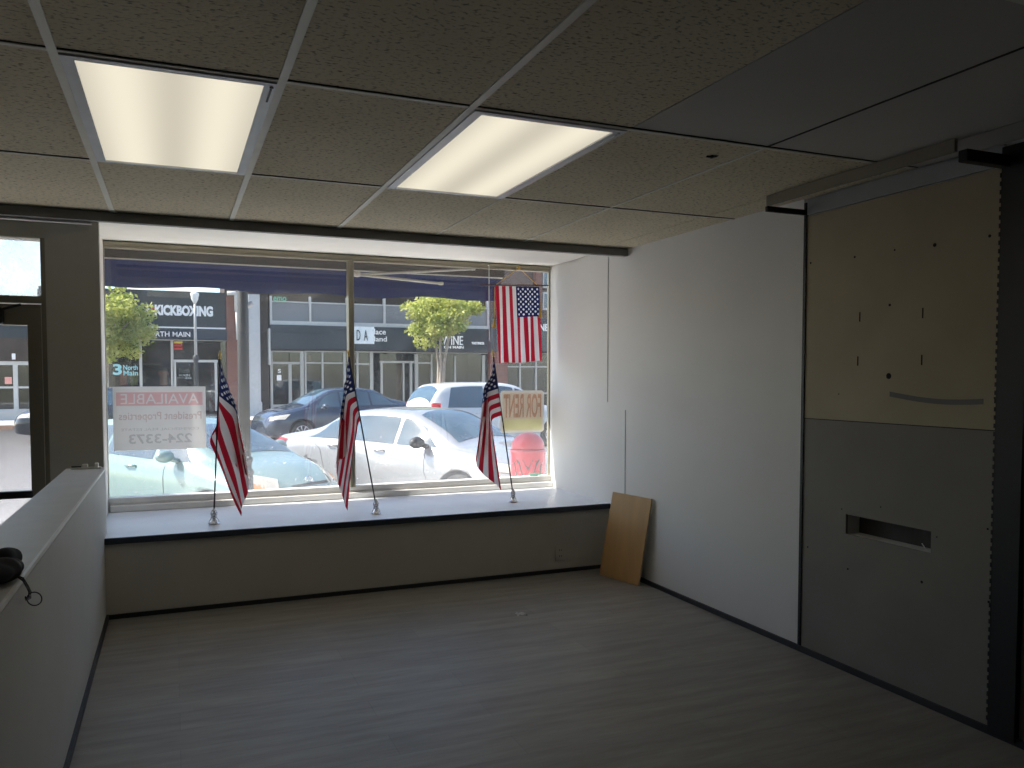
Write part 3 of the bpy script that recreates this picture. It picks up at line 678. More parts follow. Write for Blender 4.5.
bm = B(); tube(bm, [wa+Vector((0, 0, -.05)), wa.lerp(wb_, .5)+Vector((-.002, 0, 0)), wb_+Vector((0, 0, .03)), wb_], [.003, .0035, .0035, .0055], 8); link('rod', bm, M['wand'], t)

# ================================================================== OUTSIDE
ZSW, ZRD0, ZRD1, ZFS = -.30, -.46, -.30, -.14
YC, YFC, YA = 9.3, 30.0, 34.0
struct('sidewalk', bx(-14, 24, YW+.18, YC, -1, ZSW), M['walk'])
struct('kerb', bx(-14, 24, YC, YC+.16, -1, ZSW+.005), M['kerb'])
bm = B(); vs = [bm.verts.new(p) for p in ((-40, YC+.16, ZRD0), (60, YC+.16, ZRD0), (60, YFC, ZRD1), (-40, YFC, ZRD1))]; bm.faces.new(vs)
bmesh.ops.solidify(bm, geom=bm.faces[:], thickness=.3); struct('road', bm, M['road'])
struct('kerb_far', bx(-40, 60, YFC-.02, YFC+.35, -1, ZFS+.004), M['warm'])
struct('sidewalk_far', bx(-40, 60, YFC+.35, YA+3, -1, ZFS), M['walk'])

# ------------------------------------------------------------------ awning over the window
t = thing('awning', 'navy blue fabric awning hanging outside above the window', 'awning', (1.2, 6.6, 2.2))
XA0, XA1 = -.72, 2.60
bm = B(); P = []
n = 110
def wav(x): return .010*math.sin(x*7.3)+.008*math.sin(x*3.1+1)
for i in range(n+1):
    x = XA0+(XA1-XA0)*i/n
    P.append([(x, 6.405, 2.50), (x, 6.41, 2.40), (x, 6.425, 2.30), (x, 6.44, 2.24), (x, 6.45+.012*math.sin(x*9), 2.16), (x, 6.45+.014*math.sin(x*9+1)+.01*math.sin(x*4), 2.058+wav(x))])
grid(bm, P); bmesh.ops.solidify(bm, geom=bm.faces[:], thickness=.003); link('canopy', bm, M['awn'], t)
bm = B(); tube(bm, [(XA0, 6.398, 2.252), (XA1, 6.398, 2.252)], .007, 10); link('front_bar', bm, M['awn_arm'], t)
bm = B(); box(bm, XA0, XA1, 6.36, 6.395, 2.255, 2.62); link('roller_box', bm, M['awn_box'], t)
a0 = at(357, 274.5, 6.33); a1 = at(473, 269, 6.33); a2 = at(441, 283.5, 6.36)
for q1_ in (a1, a2):
    bm = B(); tube(bm, [a0, q1_], .011, 8); lathe(bm, [(.02, -.012), (.022, 0), (.02, .012)], q1_, 12); link('folding_arm', bm, M['awn_arm'], t)
bm = B(); lathe(bm, [(.012, -.02), (.026, -.016), (.028, .016), (.012, .02)], a0, 14); link('elbow_joint', bm, M['awn_arm'], t)

# ------------------------------------------------------------------ near lamp post, bin
lp = at(245, 470, 8.75)
t = thing('lamp_post', 'grey fluted lamp post at the near kerb before the green car', 'lamp post', (lp.x, lp.y, ZSW))
bm = B(); zc_ = at(245, 475, 8.75).z-ZSW; zc2 = at(245, 458, 8.75).z-ZSW
lathe(bm, [(.17, 0), (.17, .10), (.13, .14), (.082, zc_-.12), (.082, zc_-.02), (.075, zc_)], (lp.x, lp.y, ZSW), 24); link('base', bm, M['lamp_paint'], t)
bm = B(); lathe(bm, [(.07, zc_), (.088, zc_+.01), (.088, zc_+.04), (.068, zc_+.07), (.068, zc2-.05), (.080, zc2-.03), (.080, zc2), (.06, zc2+.02)], (lp.x, lp.y, ZSW), 24); link('collar', bm, M['lamp_paint'], t)
bm = B(); lathe(bm, [(.060, zc2), (.055, 2.2), (.048, 4.0)], (lp.x, lp.y, ZSW), 20)
link('shaft', bm, M['lamp_paint'], t)
bm = B(); lathe(bm, [(.06, 4.0), (.20, 4.08), (.24, 4.35), (.17, 4.6), (.03, 4.72)], (lp.x, lp.y, ZSW), 20); link('lantern', bm, M['lamp_white'], t)
sa, sb = at(243, 309, 8.75), at(252.5, 303, 8.75)
bm = B(); tube(bm, [(lp.x, lp.y, sa.z), sa, sb], [.012, .024, .03], 10); link('bracket', bm, M['lamp_pole'], t)

bc = at(528, 440, 8.1); br_ = .185
t = thing('trash_bin', 'red domed trash bin on the near sidewalk', 'bin', (bc.x, bc.y, ZSW))
ztop = at(528, 432, 8.1).z-ZSW; zsh = at(528, 449, 8.1).z-ZSW
cc = (bc.x, bc.y, ZSW)
bm = B(); lathe(bm, [(br_*.92, 0), (br_, .03), (br_*1.03, zsh-.06), (br_*1.06, zsh-.03), (br_*1.06, zsh)], cc, 32); link('body', bm, M['bin'], t)
bm = B(); dh = ztop-zsh
lathe(bm, [(br_*.98, zsh)]+[(br_*.98*math.cos(a*math.pi/16), zsh+.03+(dh-.03)*math.sin(a*math.pi/16)) for a in range(0, 8)]+[(.01, ztop)], cc, 32); link('dome_lid', bm, M['bin'], t)
def cyl_patch(bm, poly, R):
    fr = (CAM-Vector(cc)); a0_ = math.atan2(fr.y, fr.x)
    pts = [(Vector(cc)+Vector((R*math.cos(a0_+u/R), R*math.sin(a0_+u/R), z))) for u, z in poly]
    pin = [(Vector(cc)+Vector(((R-.012)*math.cos(a0_+u/R), (R-.012)*math.sin(a0_+u/R), z))) for u, z in poly]
    a = [bm.verts.new(p) for p in pts]; b = [bm.verts.new(p) for p in pin]; bm.faces.new(a); bm.faces.new(b[::-1])
    for i in range(len(a)): bm.faces.new((a[i], b[i], b[(i+1) % len(a)], a[(i+1) % len(a)]))
bm = B(); cyl_patch(bm, [(-.06, zsh-.10), (.06, zsh-.10), (.0, zsh-.22)], br_*1.04)
for k in (-1, 1):
    cyl_patch(bm, [(k*.10, zsh-.12), (k*.14, zsh-.10), (k*.04, zsh-.38), (k*.03, zsh-.36)], br_*1.04)
    cyl_patch(bm, [(k*.16, zsh-.14), (k*.18, zsh-.13), (k*.13, zsh-.36), (k*.11, zsh-.36)], br_*1.04)
link('cutout', bm, M['bin_dark'], t)

# ------------------------------------------------------------------ cars
def interp(st, x, k):
    """smooth interpolation of column k of the stations"""
    xs = [s[0] for s in st]
    if x <= xs[0]: return st[0][k]
    if x >= xs[-1]: return st[-1][k]
    i = max(j for j in range(len(xs)) if xs[j] <= x); i = min(i, len(xs)-2)
    def sl(j):
        if j <= 0 or j >= len(xs)-1: return None
        d0 = (st[j][k]-st[j-1][k])/(xs[j]-xs[j-1]); d1 = (st[j+1][k]-st[j][k])/(xs[j+1]-xs[j])
        return 0 if d0*d1 <= 0 else 2*d0*d1/(d0+d1)
    h = xs[i+1]-xs[i]; d = (st[i+1][k]-st[i][k])/h
    m0 = sl(i); m1 = sl(i+1); m0 = d if m0 is None else m0; m1 = d if m1 is None else m1
    q = (x-xs[i])/h
    return (2*q**3-3*q*q+1)*st[i][k]+(q**3-2*q*q+q)*h*m0+(-2*q**3+3*q*q)*st[i+1][k]+(q**3-q*q)*h*m1
def section(st, x):
    zb, zs, zt, wb, ws, wt = (interp(st, x, k) for k in range(1, 7))
    e = min(1, max(0, (zt-zs)/.3))
    pts = [(0, zb), (.82*wb, zb), (.965*wb, zb+.10*min(1, (zs-zb)*2)), (wb, zb+.45*(zs-zb)), (wb*.985, zs-.18*(zs-zb)), (ws, zs),
           (ws*.5+wt*.5+.012*e, zs*.5+(zt-.06*e)*.5), (wt, zt-.055*e-.012*(1-e)), (wt*.62, zt-.012), (0, zt)]
    out = []                                             # Catmull-Rom resampling
    n = len(pts)
    for i in range(n-1):
        p0, p1, p2, p3 = pts[max(i-1, 0)], pts[i], pts[i+1], pts[min(i+2, n-1)]
        for q in range(4):
            u = q/4
            out.append(tuple(.5*((2*p1[a])+(-p0[a]+p2[a])*u+(2*p0[a]-5*p1[a]+4*p2[a]-p3[a])*u*u+(-p0[a]+3*p1[a]-3*p2[a]+p3[a])*u**3) for a in (0, 1)))
    out.append(pts[-1])
    return [(max(0, y), z) for y, z in out]
def car(name, label, paint, st, wb_x, wheel_r, loc, rz, panes, ws, rs=None, head=None, tail=None, mirror=None, handles=(), seams=(), trk=.86, extra=None):
    t = thing(name, label, 'car', loc, rz)
    bm = B(); xs0, xs1 = st[0][0], st[-1][0]; nx = 72; rings = []
    for i in range(nx+1):
        f = i/nx; x = xs0+(xs1-xs0)*(.5-.5*math.cos(math.pi*f))*.35+(xs1-xs0)*f*.65
        h = section(st, x); full = h + [(-y, z) for y, z in h[-2:0:-1]]
        rings.append([bm.verts.new((x, y, z)) for y, z in full])
    m = len(rings[0])
    for i in range(nx):
        for k in range(m):
            f = bm.faces.new((rings[i][k], rings[i+1][k], rings[i+1][(k+1) % m], rings[i][(k+1) % m])); f.smooth = True
    bm.faces.new(rings[0]); bm.faces.new(rings[-1][::-1])
    bmesh.ops.recalc_face_normals(bm, faces=bm.faces)
    bvh = BVHTree.FromBMesh(bm)
    body = link('body', bm, paint, t, world=False)
    cb = B()
    for x in wb_x:
        for s in (-1, 1): lathe(cb, [(wheel_r*1.15, s*.55 if s < 0 else .55), (wheel_r*1.15, s*1.3 if s < 0 else 1.3)] if s > 0 else [(wheel_r*1.15, -1.3), (wheel_r*1.15, -.55)], (x, 0, wheel_r), 36, 'Y')
    cut = link('arch_cutter', cb, M['trimk'], None, world=False)
    md = body.modifiers.new('arches', 'BOOLEAN'); md.object = cut; md.operation = 'DIFFERENCE'; md.solver = 'EXACT'
    cut.location = (0, 0, 0); bl, br2 = t.location.copy(), t.rotation_euler.copy()
    t.location = (0, 0, 0); t.rotation_euler = (0, 0, 0); bpy.context.view_layer.update()
    me = bpy.data.meshes.new_from_object(body.evaluated_get(bpy.context.evaluated_depsgraph_get()))
    body.modifiers.clear(); body.data = me; me.name = 'body'; bpy.data.objects.remove(cut)
    t.location = bl; t.rotation_euler = br2
    while len(me.materials) < 2: me.materials.append(M['trimk'])
    for p in me.polygons:                                # the inside of each arch
        if any((math.hypot(p.center.x-x, p.center.z-wheel_r) < wheel_r*1.152 and abs(p.center.y) > .5) for x in wb_x) and (abs(p.normal.y) < .35 or abs(abs(p.center.y)-.55) < .02): p.material_index = 1; p.use_smooth = False
    def hit_side(x, z, s, off=.006):
        h = bvh.ray_cast(Vector((x, s*3, z)), Vector((0, -s, 0)))
        return None if h[0] is None else h[0]+Vector((0, s*off, 0))
    def hit_top(x, y, off=.006):
        h = bvh.ray_cast(Vector((x, y, 4)), Vector((0, 0, -1)))
        return None if h[0] is None else h[0]+h[1]*off*(1 if h[1].z > 0 else -1)
    def sideglass(xa, xb, s, sl=(0, 0), top=.10, bot=.035):
        P = []
        nX, nZ = 18, 6
        for i in range(nX+1):
            row = []
            for j in range(nZ+1):
                v = j/nZ; x = xa+sl[0]*v+(xb+sl[1]*v-xa-sl[0]*v)*i/nX
                zt = interp(st, x, 3)-top; zs = interp(st, x, 2)+bot
                z = zs+(max(zt, zs+.004)-zs)*v
                p = hit_side(x, z, s)
                row.append(p if p is not None else Vector((x, s*.5, z)))
            P.append(row)
        g = B(); grid(g, P); return g
    for s in (1, -1):
        for (xa, xb, sl) in panes: link('side_window', sideglass(xa, xb, s, sl), M['car_glass'], t, world=False, fix=True)
    def scr(xa, xb, nm, k0=.05, bow=.10):
        P = []
        for i in range(13):
            row = []
            for j in range(15):
                v = j/7-1; x = xa+(xb-xa)*i/12; wy = interp(st, x, 6)-k0
                y = v*wy; xx = x-(1 if xb > xa else -1)*bow*v*v*(.5+.5*i/12)
                p = hit_top(xx, y); row.append(p if p is not None else Vector((xx, y, 1)))
            P.append(row)
        g = B(); grid(g, P); link(nm, g, M['car_glass'], t, world=False)
    scr(*ws, 'windshield')
    if rs: scr(*rs, 'rear_window')
    def patch(nm, m, pts, s, frm):                       # a lens laid on the body, seen from direction frm
        fr = Vector((frm[0], s*frm[1], frm[2])).normalized(); P = []
        (a, b, c, d_) = [Vector((p[0], s*p[1], p[2])) for p in pts]
        for i in range(9):
            row = []
            for j in range(7):
                q = a.lerp(b, i/8).lerp(d_.lerp(c, i/8), j/6)
                h = bvh.ray_cast(q+fr*2, -fr); row.append(h[0]+fr*.012 if h[0] is not None else q)
            P.append(row)
        g = B(); grid(g, P); bmesh.ops.solidify(g, geom=g.faces[:], thickness=.01); link(nm, g, m, t, world=False)
    if head:
        for s in (1, -1):
            for nm, m, pts, fr in head: patch(nm, m, pts, s, fr)
    if tail:
        for s in (1, -1):
            for nm, m, pts, fr in tail: patch(nm, m, pts, s, fr)
    for x in wb_x:
        for s in (1, -1):
            wr_ = thing('wheel', '', 'x'); del wr_['label']; del wr_['category']; wr_.parent = t; wr_.location = (x, s*(trk-.11), wheel_r)
            g = B(); R = wheel_r
            lathe(g, [(R*.66, -.10), (R*.9, -.105), (R*.985, -.08), (R, -.03), (R, .03), (R*.985, .08), (R*.9, .105), (R*.66, .10)], (0, 0, 0), 36, 'Y'); link('tyre', g, M['tyre'], wr_, world=False)
            g = B(); lathe(g, [(R*.55, s*.02-.01), (R*.55, s*.02+.01)], (0, 0, 0), 30, 'Y', 1)
            for k in range(9):
                a = 2*math.pi*k/9; c, q = math.cos(a), math.sin(a)
                tube(g, [(c*.03, s*.07, q*.03), (c*R*.35, s*.085, q*R*.35), (c*R*.64, s*.09, q*R*.64)], [.028, .02, .026], 6)
            pr_ = [(R*.70, s*.09), (R*.60, s*.105), (R*.58, s*.05), (R*.70, s*.02)]
            ringv = [[g.verts.new((r*math.cos(2*math.pi*k/36), y, r*math.sin(2*math.pi*k/36))) for k in range(36)] for r, y in pr_]
            for i in range(4):
                for k in range(36): g.faces.new((ringv[i][k], ringv[i][(k+1) % 36], ringv[(i+1) % 4][(k+1) % 36], ringv[(i+1) % 4][k])).smooth = True
            lathe(g, [(.045, min(s*.06, s*.1)), (.045, max(s*.06, s*.1))], (0, 0, 0), 16, 'Y')
            link('rim', g, [M['rim'], M['trimk']], wr_, world=False)
    if mirror:
        mx, mz, mcol = mirror
        for s in (1, -1):
            p = hit_side(mx, mz, s, 0) or Vector((mx, s*.8, mz))
            g = B(); mt = Matrix.Translation((mx-.02, p.y+s*.16, mz+.05)) @ Matrix.Diagonal((.075, .12, .075, 1))
            bmesh.ops.create_uvsphere(g, u_segments=18, v_segments=12, radius=1, matrix=mt)
            for f in g.faces: f.smooth = True
            tube(g, [(mx+.02, p.y-s*.02, mz-.02), (mx, p.y+s*.1, mz+.02)], [.035, .03], 8); link('side_mirror', g, mcol, t, world=False)
    for (hx, hz) in handles:
        for s in (1, -1):
            p = hit_side(hx, hz, s, 0)
            if p is None: continue
            g = B(); tube(g, [(hx-.09, p.y+s*.004, hz), (hx-.06, p.y+s*.035, hz+.004), (hx+.06, p.y+s*.035, hz+.006), (hx+.09, p.y+s*.004, hz+.004)], .013, 8); link('door_handle', g, paint, t, world=False)
    for line in seams:
        for s in (1, -1):
            pts = []
            for i in range(len(line)-1):
                for q in range(8):
                    x = line[i][0]+(line[i+1][0]-line[i][0])*q/8; z = line[i][1]+(line[i+1][1]-line[i][1])*q/8
                    h = hit_side(x, z, s, .0005)
                    if h is not None: pts.append(h)
            if len(pts) > 2:
                g = B(); tube(g, pts, .0045, 5); link('door_seam', g, M['trimk'], t, world=False)
    if extra: extra(t, bvh)
    return t

SEDAN = [(-2.20, .45, .78, .90, .60, .58, .48), (-2.13, .32, .86, 1.0, .76, .72, .60), (-1.8, .25, .94, 1.07, .85, .79, .64), (-1.35, .20, .95, 1.17, .87, .81, .59),
         (-.8, .18, .95, 1.41, .87, .81, .56), (-.2, .17, .94, 1.46, .87, .81, .57), (.3, .17, .92, 1.435, .87, .80, .56), (.75, .17, .91, 1.27, .87, .80, .58),
         (1.2, .17, .90, 1.015, .87, .79, .66), (1.6, .19, .84, .93, .86, .76, .62), (1.95, .22, .74, .83, .80, .70, .55), (2.12, .25, .62, .72, .68, .58, .46), (2.2, .34, .5, .6, .48, .44, .36)]
HATCH = [(-2.22, .45, .82, .98, .62, .60, .5), (-2.14, .32, .95, 1.13, .78, .74, .60), (-1.8, .24, 1.0, 1.24, .86, .80, .60), (-1.2, .19, .99, 1.40, .87, .80, .56),
         (-.5, .17, .97, 1.45, .87, .80, .55), (.0, .17, .95, 1.44, .87, .80, .55), (.5, .17, .93, 1.33, .87, .80, .56), (1.0, .17, .92, 1.14, .87, .79, .60),
(1.35, .18, .88, .99, .86, .74, .56), (1.7, .20, .80, .90, .80, .64, .48), (1.95, .23, .70, .79, .66, .49, .38), (2.12, .26, .58, .68, .48, .35, .28), (2.20, .34, .5, .58, .34, .24, .2)]
SUV = [(-2.15, .50, .95, 1.05, .66, .64, .56), (-2.08, .36, 1.05, 1.25, .80, .76, .66), (-1.9, .30, 1.06, 1.52, .87, .82, .66), (-1.65, .26, 1.06, 1.66, .89, .84, .63), (-1.0, .24, 1.05, 1.70, .89, .84, .63), (-.2, .23, 1.03, 1.70, .89, .84, .62),
       (.3, .23, 1.02, 1.64, .89, .84, .61), (.8, .23, 1.01, 1.40, .89, .83, .63), (1.2, .23, 1.0, 1.13, .89, .82, .70), (1.6, .25, .95, 1.05, .88, .79, .66), (1.98, .28, .84, .95, .82, .72, .58), (2.15, .36, .6, .75, .6, .54, .44)]
hd = Vector((.416, -.909, 0)); lft = Vector((-hd.y, hd.x, 0))
def prius(t, bvh):
    g = B()
    for z, wd in ((.70, .30), (.62, .42)):
        P = []
        for i in range(11):
            y = (i/5-1)*wd; row = []
            for dz in (.012, -.012):
                h = bvh.ray_cast(Vector((4, y, z+dz-abs(y)*.02)), Vector((-1, 0, 0))); row.append((h[0] or Vector((2.2, y, z)))+Vector((.012, 0, 0)))
            P.append(row)
        grid(g, P)
    bmesh.ops.solidify(g, geom=g.faces[:], thickness=.008); link('grille', g, M['trimk'], t, world=False)
    h = bvh.ray_cast(Vector((4, 0, .74)), Vector((-1, 0, 0)))[0]
    g = B()
    tube(g, [h+Vector((.02, .062*math.cos(a*math.pi/10), .042*math.sin(a*math.pi/10))) for a in range(21)], .008, 6, False)
    tube(g, [h+Vector((.02, .026*math.cos(a*math.pi/10), .042*math.sin(a*math.pi/10))) for a in range(21)], .006, 6, False)
    tube(g, [h+Vector((.02, .045*math.cos(a*math.pi/10), .022+.018*math.sin(a*math.pi/10))) for a in range(21)], .006, 6, False)
    link('emblem', g, M['chrome'], t, world=False)
hd = Vector((.63, -.777, 0)).normalized(); lft = Vector((-hd.y, hd.x, 0))
gp = at(318, 479, 9.6); gz = -.55
car('hatchback', 'pale green hatchback parked nearest the window', M['green_car'], HATCH, (-1.36, 1.34), .315, (gp.x-hd.x*2.2, gp.y-hd.y*2.2, gz), math.atan2(hd.y, hd.x),
    [(-1.55, -.62, (.2, .02)), (-.56, .30, (0, 0)), (.36, .98, (0, -.25))], (1.22, .42), (-1.95, -.95),
    head=[('headlight', M['clear'], [(1.56, .70, .88), (1.98, .44, .80), (2.02, .44, .66), (1.66, .76, .71)], (.8, 1, .35)), ('turn_signal', M['amber'], [(1.60, .76, .77), (1.90, .56, .73), (1.93, .56, .66), (1.66, .78, .70)], (.82, 1.02, .37))],
    tail=[('taillight', M['red_lens'], [(-2.0, .75, 1.05), (-2.16, .6, 1.0), (-2.18, .64, .75), (-2.0, .8, .8)], (-1, .9, .3))],
    mirror=(.72, .98, M['green_car']), handles=((-.95, .90), (-.02, .88)), seams=([(.62, .35), (.60, .6), (.56, .95)], [(-.58, .35), (-.58, .95)], [(-.62, .25), (1.0, .25)]), extra=prius)
sw = at(460, 493, 9.35)
hs = Vector((.54, -.842, 0)).normalized(); lfs = Vector((-hs.y, hs.x, 0))
sc_ = Vector((sw.x, sw.y, 0)) - hs*1.33 + lfs*.80 + Vector((.0, .04, 0))
SILV = [(q[0]*1.05, q[1], q[2]*.97, q[3]*.95, q[4], q[5], q[6]) for q in SEDAN]
car('sedan', 'silver sedan parked just behind the pale green hatchback', M['silver_car'], SILV, (-1.40, 1.36), .31, (sc_.x, sc_.y, -.40), math.atan2(hs.y, hs.x),
    [(-1.42, -.66, (.30, .02)), (-.60, .22, (0, 0)), (.28, .98, (0, -.30))], (1.12, .38), (-1.38, -.88),
    head=[('headlight', M['clear'], [(1.62, .80, .80), (2.02, .58, .72), (2.06, .54, .60), (1.74, .80, .66)], (.75, 1, .35))],
    tail=[('taillight', M['red_lens'], [(-1.86, .84, .92), (-2.14, .62, .92), (-2.16, .62, .74), (-1.95, .84, .74)], (-.7, 1, .2))],
    mirror=(.78, .93, M['trimk']), handles=((-.86, .86), (.02, .84)), seams=([(.95, .35), (.82, .6), (.80, .92)], [(-.62, .35), (-.60, .93)], [(-.62, .25), (1.0, .25)], [(-1.0, .5), (-1.1, .8), (-1.3, .92)]))
dn = at(261, 425, 21.5)
hk = Vector((-.97, -.24, 0)).normalized(); ck = Vector((dn.x, dn.y, 0))-hk*2.1
car('dark_sedan', 'dark blue sedan on the far side of the street', M['dark_car'], SEDAN, (-1.30, 1.33), .31, (ck.x, ck.y, -.33), math.atan2(hk.y, hk.x),
    [(-1.42, -.66, (.30, .02)), (-.60, .22, (0, 0)), (.28, .98, (0, -.30))], (1.12, .38), (-1.38, -.88),
    head=[('headlight', M['clear'], [(1.62, .80, .80), (2.02, .58, .72), (2.06, .54, .60), (1.74, .80, .66)], (.75, 1, .35))],
    tail=[('taillight', M['red_lens'], [(-1.86, .84, .92), (-2.14, .62, .92), (-2.16, .62, .74), (-1.95, .84, .74)], (-.7, 1, .2))], mirror=(.78, .93, M['dark_car']))
hv = Vector((.985, .17, 0)).normalized(); lv = Vector((-hv.y, hv.x, 0)); sp_ = at(437, 410, 18.2)
cv = Vector((sp_.x, sp_.y, 0))+hv*2.0+lv*.8
car('suv', 'white suv in the street behind the silver sedan', M['white_car'], SUV, (-1.28, 1.32), .35, (cv.x, cv.y, -.42), math.atan2(hv.y, hv.x),
    [(-1.72, -.70, (.16, .02)), (-.62, .20, (0, 0)), (.26, 1.0, (0, -.25))], (1.12, .38), (-2.04, -1.78),
    tail=[('taillight', M['red_lens'], [(-1.94, .86, 1.22), (-2.08, .66, 1.20), (-2.12, .7, 1.0), (-1.96, .87, 1.02)], (-.8, 1, .2))], mirror=(.85, 1.03, M['white_car']), handles=((-.9, .95), (.0, .93)))
bn = at(17, 425, 24.5); cb_ = Vector((bn.x+2.15, bn.y+.3, 0))
car('black_car', 'black parked car seen through the door glass', M['black_car'], SEDAN, (-1.30, 1.33), .31, (cb_.x, cb_.y, -.32), math.pi,
    [(-1.42, -.66, (.30, .02)), (-.60, .22, (0, 0)), (.28, .98, (0, -.30))], (1.12, .38), (-1.38, -.88),
    head=[('headlight', M['clear'], [(1.62, .80, .80), (2.02, .58, .72), (2.06, .54, .60), (1.74, .80, .66)], (.75, 1, .35))])

# ------------------------------------------------------------------ far buildings
def fx(px, Y=YA): return at(px, 377, Y).x
def fz(py, px=300, Y=YA): return at(px, py, Y).z
def shop_shell(t, x0, x1, ztop, m, zopen):
    bm = B(); box(bm, x0, x1, YA+.15, YA+4, zopen, ztop); link('upper_wall', bm, m, t)
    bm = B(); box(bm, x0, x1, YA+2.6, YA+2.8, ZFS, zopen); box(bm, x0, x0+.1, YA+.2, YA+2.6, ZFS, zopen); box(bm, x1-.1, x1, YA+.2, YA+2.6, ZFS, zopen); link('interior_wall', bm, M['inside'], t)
    bm = B(); box(bm, x0, x1, YA+.15, YA+2.7, ZFS, ZFS+.06); link('interior_floor', bm, M['inside_floor'], t)
def frame_line(bm, x0, x1, z0, z1, y=YA+.05, d=.10): box(bm, x0, x1, y, y+d, z0, z1)
def vpost(t, px, wpx, y0, y1, nm='window_post', m='fac_white'):
    x = fx(px); w2 = wpx*.0485/2
    link(nm, bx(x-w2, x+w2, YA-.02, YA+.14, fz(y1, px), fz(y0, px)), M[m], t)
def hrail(t, pa, pb, py, hpx, nm='window_rail', m='fac_white'):
    h2 = hpx*.0455/2; z = fz(py, (pa+pb)/2)
    link(nm, bx(fx(pa), fx(pb), YA-.01, YA+.13, z-h2, z+h2), M[m], t)
def band(t, nm, pa, pb, ya, yb_, y0, m, slope=0.):
    pm = (pa+pb)/2; za_, zb2 = fz(yb_, pm), fz(ya, pm)
    bm = B(); vs = []
    box(bm, fx(pa), fx(pb), YA+y0, YA+.2, za_, zb2)
    if slope:
        for v in bm.verts:
            if v.co.z > (za_+zb2)/2 and v.co.y < YA+.1: v.co.y += slope
    return link(nm, bm, M[m], t)
def ftext(t, body, pa, pb, ya, yb_, y0, m, bold=.0, nm='lettering'):
    pm = (pa+pb)/2; link(nm, text_bm(body, fx(pa, YA+y0), fx(pb, YA+y0), fz(yb_, pm, YA+y0), fz(ya, pm, YA+y0), YA+y0, .03, False, bold), M[m], t)
def glassp(t, pa, pb, ya, yb_):
    pm = (pa+pb)/2; link('shop_pane', bx(fx(pa), fx(pb), YA+.06, YA+.08, fz(yb_, pm), fz(ya, pm)), M['shop_glass'], t)

# A: storefront with black sign
A0, A1 = fx(40), fx(227)
tA = thing('storefront_building', 'dark storefront with white kickboxing sign across the street', 'building', (fx(160), YA, ZFS))
shop_shell(tA, A0, A1, fz(291.5, 200), M['fac_dark'], fz(340, 160))
band(tA, 'sign_band', 40, 227, 292.5, 326, -.12, 'fac_dark')
band(tA, 'awning_band', 40, 227, 327.5, 339, -.5, 'fac_dark2', .3)
band(tA, 'awning_edge', 40, 226, 326.2, 327.6, -.26, 'letter')
ftext(tA, 'KICKBOXING', 156, 214, 305.5, 316, -.14, 'letter', .055)
ftext(tA, 'S', 147.5, 152, 308.5, 314.5, -.14, 'letter', .03)
ftext(tA, '*', 152.5, 156.5, 307, 312, -.14, 'red_letter', .05)
ftext(tA, '3 NORTH MAIN', 138, 191, 331.5, 336.5, -.54, 'letter', .01)
ftext(tA, '3', 113, 122, 364, 375, .05, 'letter_t', .03); ftext(tA, 'North', 123.5, 138, 365, 370, .05, 'letter_t', .015); ftext(tA, 'Main', 123.5, 138, 370.5, 375.5, .05, 'letter_t', .015)
for px, wd, y0, y1 in ((107, 2, 340, 411), (141, 2, 340, 411), (172.5, 2, 339, 411), (196.5, 2.5, 361, 411), (174.5, 2.5, 361, 411), (216, 2, 361, 411)): vpost(tA, px, wd, y0, y1)
for pa, pb, py, hh in ((172, 218, 361, 2.2), (105, 173, 408, 6), (105, 227, 339.6, 1.2)): hrail(tA, pa, pb, py, hh)
for q in ((107, 141), (141, 172), (175, 196), (197, 216), (216, 227)): glassp(tA, q[0], q[1], 340, 410)
band(tA, 'door_panel', 174, 197, 362, 410, .10, 'inside')
ftext(tA, 'North', 179.5, 189.5, 368, 373, .09, 'alu_frame', .0); ftext(tA, 'MAIN', 179, 190, 374, 376.5, .09, 'letter', .02); ftext(tA, 'FITNESS', 177, 191.5, 377.3, 379, .09, 'letter', .02)
for y_, m_ in ((341.2, 'yellow_cloth'), (344.3, 'red_cloth'), (347.5, 'red_cloth')): band(tA, 'poster', 174.5, 183, y_, y_+2.2, .055, m_)
def garment(px, py, hpx, m, lab):
    x, z = fx(px, YA+.7), fz(py, px, YA+.7); s = hpx*.047
    o = [(-.30, .5), (-.12, .52), (0, .47), (.12, .52), (.30, .5), (.46, .28), (.34, .18), (.26, .26), (.32, -.5), (-.32, -.5), (-.26, .26), (-.34, .18), (-.46, .28)]
    bm = B(); slab(bm, [(x+a*s*.8, YA+.7, z+c*s) for a, c in o], .10, (0, 1, 0)); bmesh.ops.bevel(bm, geom=bm.edges[:], offset=.015, segments=2, affect='EDGES')
    tag(link('display_shirt', bm, M[m]), lab, 'shirt', 'shirts displayed in the shop windows')
garment(123, 378.5, 11, 'red_cloth', 'red shirt in shop window below the teal numeral'); garment(134, 378.5, 11, 'yellow_cloth', 'yellow shirt in shop window below teal letters')
garment(163.5, 378, 12, 'orange_cloth', 'coral shirt in shop window beside the glass door'); garment(317, 389, 14, 'blue_cloth', 'pale blue shirt in the grey storefront window')

